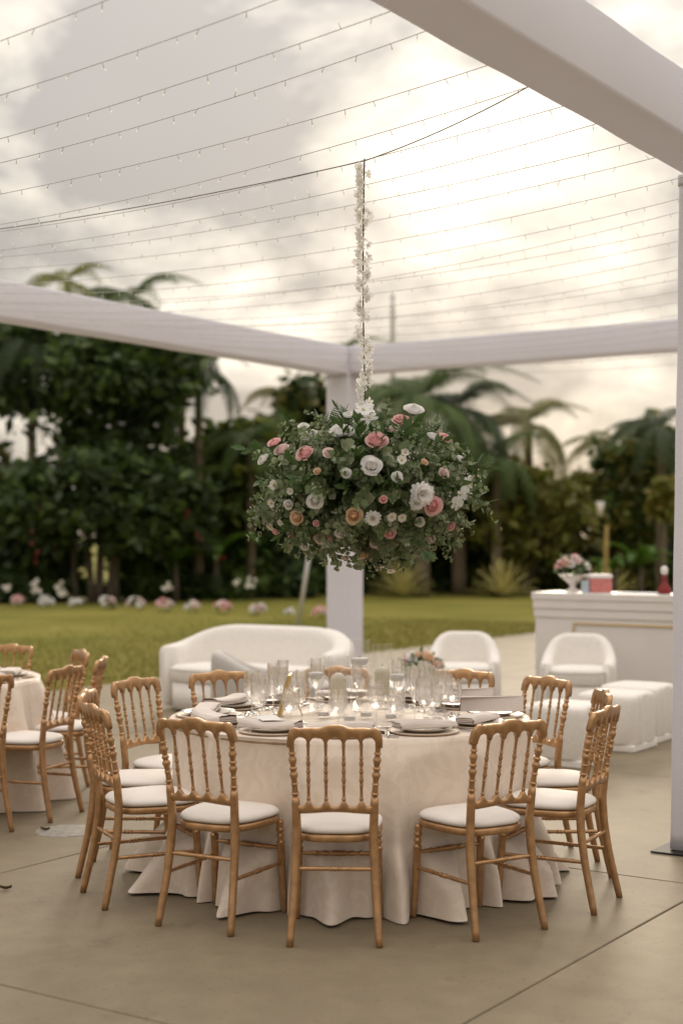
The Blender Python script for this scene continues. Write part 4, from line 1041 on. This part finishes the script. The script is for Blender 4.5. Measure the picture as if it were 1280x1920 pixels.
# ---------------------------------------------------------------- trees and planting
def fol(name, c, v=.35, tr=.3): return mat(name, c, .6, 0, v, .9, trans=tr, detail=3)
FD = fol('dark_foliage', (.036, .062, .013)); FM = fol('mid_foliage', (.075, .120, .020)); FL = fol('light_foliage', (.19, .21, .030)); FY = fol('yellow_foliage', (.20, .16, .02)); FO = fol('olive_foliage', (.165, .155, .034)); FR = fol('red_bract', (.16, .02, .02))
FB = fol('banana_leaf', (.085, .17, .018), .3, .4)
BARK = mat('grey_bark', (.11, .085, .06), .9, 0, .25, 6, .5, 20); BARKP = mat('palm_bark', (.15, .115, .07), .9, 0, .2, 10, .4, 24, stretch=(1, 1, 6))
def leaves(m, blobs, n, size, mi=(0, 0, 1)):
    vols = [max(.05, b[1][0]*b[1][1]*b[1][2])**.8 for b in blobs]; tot = sum(vols)
    for (c, r), vv in zip(blobs, vols):
        k = int(n*vv/tot); c = Vector(c)
        sub = [(Vector((random.gauss(0, 1), random.gauss(0, 1), random.gauss(0, 1))).normalized()*rnd(.45, 1.0), rnd(.20, .42)) for _ in range(max(5, k//45))]
        for i in range(k):
            o, s = random.choice(sub); q = o+Vector((random.gauss(0, 1), random.gauss(0, 1), random.gauss(0, 1)))*s*.55
            p = c+Vector((q.x*r[0], q.y*r[1], q.z*r[2]))
            if p.z < .02: p.z = rnd(.02, .3)
            d = Vector((rnd(-1, 1), rnd(-1, 1), rnd(-1, .4))); nn = Vector((rnd(-1, 1), rnd(-1, 1), rnd(-.2, 1)))
            L = size*rnd(.5, 1.7); d.normalize(); s_ = d.cross(nn)
            if s_.length < 1e-3: continue
            s_ = s_.normalized()*L*.24
            m.add([p, p+d*L*.5-s_, p+d*L, p+d*L*.5+s_], [(0, 1, 2, 3)], random.choice(mi), False)
def tree(name, label, cat, px, d, trunks, blobs, n, size, mats, group=None, mi=(0, 0, 1)):
    """trunks: [(px_base, px_top, y_top, r)], blobs: [(px, y, rx_px, rz_px, depth m)]"""
    base = at(px, d, z=-.035); t = thing(name, label, cat, base, 0, group)
    for a, b, yt, r in trunks:
        p0, p1 = at(a, d, z=-.04)-base, at(b, d, y=yt)-base; P = []
        for k in range(9): q = k/8; pp = p0.lerp(p1, q); pp.x += .12*math.sin(q*5+a)*q; P.append(pp)
        MB().tube(P, [r*(1-.45*k/8) for k in range(9)], 9).build('trunk', BARK, t)
    m = MB(); k = d/F
    bl = [((at(x, d+dy, y=y)-base), (rx*k, max(.5, .7*max(rx, rz)*k), rz*k)) for x, y, rx, rz, dy in blobs]
    for c, r in bl:
        if trunks:
            p0 = Vector((c.x*.6, c.y*.5, max(.5, c.z-r[2]*1.2))); m.tube([p0, p0.lerp(c, .6)+Vector((.1, 0, .1)), c+Vector((0, 0, r[2]*.5))], [.07, .05, .02], 5, len(mats)-1)
    leaves(m, bl, n, size, mi); m.build('crown', mats, t)
    return t
FRM = {}
def frond_mesh(L, droop, mt, seed, lw=.26, nl=32):
    key = (round(L, 2), droop, mt.name, seed)
    if key in FRM: return FRM[key]
    rs = random.Random(seed); m = MB(); P = []
    for k in range(13):
        t = k/12; P.append(Vector((L*(t-.18*droop*t*t), 0, L*(.42*t-droop*.85*t**2.2))))
    m.tube(P, [.025-.02*k/12 for k in range(13)], 4, 0)
    for i in range(nl):
        t = .12+.88*i/(nl-1); j = min(11, int(t*12)); q = P[j].lerp(P[j+1], t*12-j); tn = (P[j+1]-P[j]).normalized()
        ln = L*lw*math.sin(PI*min(1, .22+t*.70))**.8*rs.uniform(.85, 1.1)
        for s in (-1, 1):
            d = (Vector((0, s, 0))*.85+tn*.65+Vector((0, 0, -.15))).normalized(); w = tn*.017*(L/2)
            mid = q+d*ln*.5; tip = q+d*ln*.92+Vector((0, 0, -ln*.42))
            m.add([q-w, q+w, mid+w, tip, mid-w], [(0, 1, 2, 4), (4, 2, 3)], 0, False)
    FRM[key] = m.mesh('frond', mt); return FRM[key]
def palm(label, px, d, ycrown, L, n, mt, droop=1.0, r=.13, lean=0, name='palm_tree', group='palms beyond the lawn', els=(-.35, 1.15)):
    base = at(px, d, z=-.035); top = at(px+lean, d, y=ycrown)-base; t = thing(name, label, 'palm', base, 0, group)
    P = []
    for k in range(11): q = k/10; p = Vector((top.x*q**1.6, 0, top.z*q)); P.append(p)
    MB().tube(P, [r*(1.25-.5*(k/10)) for k in range(11)], 10).build('trunk', BARKP, t)
    for k in range(n):
        me = frond_mesh(L, droop*(.75 if k % 3 == 0 else 1.0), mt, k % 4)
        o = obj('frond', me, t); o.location = top; el = els[0]+(els[1]-els[0])*((k*.618) % 1)
        o.rotation_euler = Euler((rnd(-.2, .2), -el+.2, k*2.399+rnd(-.2, .2)), 'XYZ'); o.scale = (rnd(.85, 1.1),)*3
    return t
# far left mass
tree('broadleaf_tree', 'big dark tree on several pale trunks behind the lawn, far left', 'tree', 185, 38, [(143, 128, 930, .10), (172, 165, 900, .10), (186, 200, 880, .12), (205, 235, 900, .10), (215, 225, 920, .08)],
     [(230, 690, 150, 95, 0), (80, 690, 120, 80, 1), (315, 660, 75, 65, 0), (170, 800, 105, 90, .5), (265, 820, 85, 90, 0), (10, 640, 70, 60, 1), (200, 930, 170, 95, -.6), (60, 950, 80, 85, -.6), (330, 930, 70, 80, -.3)], 13000, .30, [FD, FM, BARK], None)
tree('broadleaf_tree', 'dense dark tree cut by the left edge of the picture', 'tree', -10, 41, [(-5, -5, 900, .15)], [(-20, 690, 60, 70, 0), (0, 960, 80, 90, 0), (-40, 850, 40, 60, 0), (20, 920, 60, 60, 0)], 3600, .40, [FD, FO, BARK])
palm('tall palm whose green top shows above the left tent beam', 250, 40, 562, 2.0, 16, FM, 1.1, .14)
palm('palm with a yellowish top above the left end of the tent beam', 118, 39, 530, 1.6, 12, FL, 1.0, .12, lean=8)
palm('feathery dark palm leaning over the left big tree', 340, 41, 640, 1.7, 14, FD, 1.1, .12)
palm('palm with long fronds hanging below the left tent beam, rightmost there', 372, 39.5, 690, 2.0, 18, FD, 1.2, .12)
palm('palm crown hanging just under the left end of the tent beam', 60, 39, 640, 2.0, 16, FD, 1.2, .12)
palm('dark palm in the middle of the big left trees', 215, 38.6, 655, 1.9, 16, FD, 1.15, .12)
palm('low palm with loose fronds left of the leaning pole', 470, 40, 830, 1.6, 15, FM, 1.1, .11)
# middle left
MIDG = 'shrubs and trees behind the lawn'
tree('leafy_tree', 'mid green bushy tree between the big left tree and the tent post', 'tree', 430, 41, [(430, 430, 930, .14)], [(405, 855, 70, 55, 0), (470, 830, 55, 50, .5), (370, 900, 70, 60, 0), (520, 830, 60, 65, 1), (445, 930, 110, 70, 0)], 4200, .40, [FM, FL, BARK], None, (0, 0, 0, 1))
tree('leafy_tree', 'dark tree directly behind the back tent post', 'tree', 600, 44, [(600, 600, 900, .16)], [(580, 760, 60, 70, 0), (620, 820, 70, 90, 0), (540, 800, 50, 60, 1), (600, 930, 120, 90, 0)], 4600, .42, [FD, FO, BARK])
palm('palm with drooping fronds just left of the back tent post', 545, 46, 745, 1.9, 14, FO, 1.0, .13)
palm('slim palm behind the top of the back tent post', 640, 50, 668, 1.9, 14, FM, 1.1, .14)
# middle right
palm('big arching palm right of the back tent post', 790, 42, 760, 3.3, 22, FM, 1.25, .20, els=(-.2, 1.2))
palm('dark arching palm beside the biggest one', 860, 43, 770, 2.8, 20, FD, 1.25, .18, els=(-.3, 1.1))
palm('palm with ragged fronds against the bright gap of sky', 990, 45, 800, 2.4, 18, FO, 1.15, .16)
palm('smaller palm in front of the bright gap of sky', 930, 42, 860, 1.9, 16, FM, 1.1, .13)
palm('palm whose fronds end at the right tent post', 1238, 42, 810, 2.0, 16, FD, 1.1, .14)
palm('palm at the far right half hidden by trees', 1150, 46, 840, 2.0, 16, FO, 1.1, .14)
tree('leafy_tree', 'dark dense tree under the arching palms', 'tree', 800, 45, [(800, 800, 950, .16)], [(780, 880, 100, 80, 0), (700, 850, 60, 80, 0), (880, 900, 90, 80, 0), (820, 970, 140, 70, 0)], 4800, .42, [FD, FO, BARK])
tree('leafy_tree', 'olive green tree below the bright gap of sky', 'tree', 980, 43, [(980, 980, 980, .13)], [(960, 920, 80, 55, 0), (1030, 940, 80, 50, 0), (1000, 985, 120, 60, 0)], 4200, .36, [FO, FL, BARK], None, (0, 0, 1))
tree('leafy_tree', 'dark tree between the bright gap and the right tent post', 'tree', 1160, 44, [(1160, 1165, 930, .15)], [(1150, 870, 50, 45, 0), (1215, 870, 60, 80, 0), (1100, 930, 60, 50, 0), (1180, 955, 110, 70, 0)], 4200, .38, [FM, FO, BARK], None, (0, 1))
tree('yellow_shrub', 'yellow leaved shrub beside the right tent post', 'shrub', 1240, 40, [(1240, 1240, 960, .08)], [(1240, 925, 26, 40, 0)], 800, .25, [FY, FL, BARK], None, (0, 0, 1))
# dark hedge shrubs along the far edge of the lawn
SH = [(20, 36.5, 1000, 75, FD, 'dark shrub at the lawn edge, far left'), (95, 37, 1010, 70, FD, 'dark shrub at the lawn edge between the left edge and the trunks'), (265, 38, 990, 70, FM, 'green shrub at the lawn edge just right of the pale trunks'), (345, 38.5, 1000, 75, FD, 'dark shrub with red flowers left of the banana leaves'),
      (430, 39, 1010, 70, FM, 'mid green shrub behind the lawn flowers'), (510, 39.5, 990, 75, FD, 'dark shrub left of the leaning pole'), (590, 40, 1000, 75, FD, 'dark shrub behind the leaning pole'), (670, 40.5, 990, 70, FD, 'dark shrub behind the back tent post'),
      (750, 41.5, 1000, 75, FD, 'dark shrub behind the left spiky agave'), (840, 42, 1000, 80, FD, 'dark shrub between the two spiky agaves'), (930, 42, 1010, 75, FL, 'olive shrub behind the right spiky agave'), (1010, 42, 1000, 70, FO, 'green shrub behind the bar flowers'),
      (1090, 42, 1010, 75, FL, 'olive shrub behind the pink box on the bar'), (1170, 41, 1020, 70, FO, 'green shrub behind the red decanter'), (1240, 41, 1010, 60, FD, 'dark shrub beside the right tent post')]
for px, d, y, rx, mt, lab in SH:
    d += 4.0 if px > 560 else 1.6; yb_ = HOR+F*CAMH/d
    tree('hedge_shrub', lab, 'shrub', px, d, [], [(px, (y+yb_)/2, rx, (yb_-y)/2*1.0, 0), (px+rnd(-25, 25), yb_-25, rx, 30, -.4), (px+rnd(-40, 40), y+15, rx*.6, 30, .6)], 1500, .34, [mt, FM, BARK], MIDG, (0, 0, 0, 1))
# banana clumps
def banana(px, d, h, n, label, mt=FB):
    base = at(px, d, z=-.035); t = thing('banana_plant', label, 'plant', base, 0, 'broad leaved plants behind the lawn')
    MB().tube([(0, 0, 0), (0, 0, h*.45)], [.10, .06], 8).build('stem', BARK, t)
    for k in range(n):
        a = k*2.4; L = h*rnd(.55, .8); up = rnd(.5, 1.1); m = MB()
        def fn(u, v):
            w = (u-.5)*2; r = L*v; z = h*.42+r*up-.75*L*v**2.3*(.6+.4*up); ww = L*.12*math.sin(PI*min(1, .08+v*.92))**.7
            c = Vector((r*.75, w*ww, z+abs(w)*ww*.25)); return Vector((c.x*math.cos(a)-c.y*math.sin(a), c.x*math.sin(a)+c.y*math.cos(a), c.z))
        m.grid(fn, 4, 9); m.build('leaf', mt, t)
banana(330, 38.6, 2.3, 9, 'broad leaved plant at the lawn edge right of the trunks'); banana(405, 39.5, 2.6, 10, 'bright broad leaved plant behind the middle of the flower row'); banana(455, 40.5, 2.2, 8, 'broad leaved plant left of the leaning pole')

banana(1150, 39.5, 1.8, 8, 'broad leaved plant behind the bar, left of the decanter'); banana(1200, 39.5, 2.0, 8, 'broad leaved plant behind the red decanter')
# red flowers in the hedge
m = MB()
for px, y in ((70, 1010), (62, 1050), (72, 960), (376, 1012), (412, 1040), (350, 980), (70, 1030)):
    for k in range(2): c = at(px+random.gauss(0, 5), 36.2, y=y+random.gauss(0, 8)); leaf(m, c, Vector((rnd(-1, 1), rnd(-1, 1), 1)), Vector((0, -1, 0)), .13, .045)
tag(m.build('red_blooms', FR), kind='stuff')
# pale blooms among the dark hedge
m = MB()
for px, y in ((70, 1110), (110, 1105), (118, 1118), (66, 1098), (445, 1095), (468, 1098), (315, 1103), (10, 1106)):
    for k in range(7): c = at(px+random.gauss(0, 4), 35.6, y=y+random.gauss(0, 4)); leaf(m, c, Vector((rnd(-1, 1), rnd(-1, 1), 1)), Vector((0, -1, .3)), .12, .05)
tag(m.build('white_blooms', WPET2), kind='stuff')
# agaves
AG = fol('agave_leaf', (.58, .52, .20), .3, .35)
def agave(px, d, R, n, label):
    t = thing('agave', label, 'plant', at(px, d, z=-.03), 0, 'spiky yellow green agaves at the lawn edge')
    for k in range(n):
        a = k*2.399; el = .12+1.30*((k+.5)/n); L = R*rnd(.85, 1.1); m = MB(); c, s = math.cos(a), math.sin(a)
        def fn(u, v):
            w = (u-.5)*2*.055*L*(1.3-v)**.8; r = L*v*math.cos(el); z = .06+L*v*math.sin(el)-.12*L*v*v*math.cos(el)
            return (r*c-w*s, r*s+w*c, z+abs(u-.5)*.05)
        m.grid(fn, 2, 5); m.build('leaf', AG, t)
agave(752, 41, 1.05, 44, 'spiky yellow green agave right of the back tent post'); agave(940, 41, 1.05, 46, 'spiky yellow green agave left of the bar'); agave(1140, 41, 1.0, 36, 'spiky yellow green agave behind the bar')
tp = thing('bare_trunk', 'thin bare yellowish palm trunk standing behind the bar', 'tree trunk', at(1132, 37.5, z=-.035))
MB().tube([(0, 0, 0), (.03, 0, .8), (.06, 0, 1.95)], [.075, .06, .05], 9).build('trunk', mat('ochre_bark', (.30, .20, .06), .9, 0, .2, 8, .3, 24), tp)
MB().tube([(-.10, 0, 2.2), (-.10, 0, 2.55)], [.05, .11], 8).build('pale_bud', WPET2, tp)
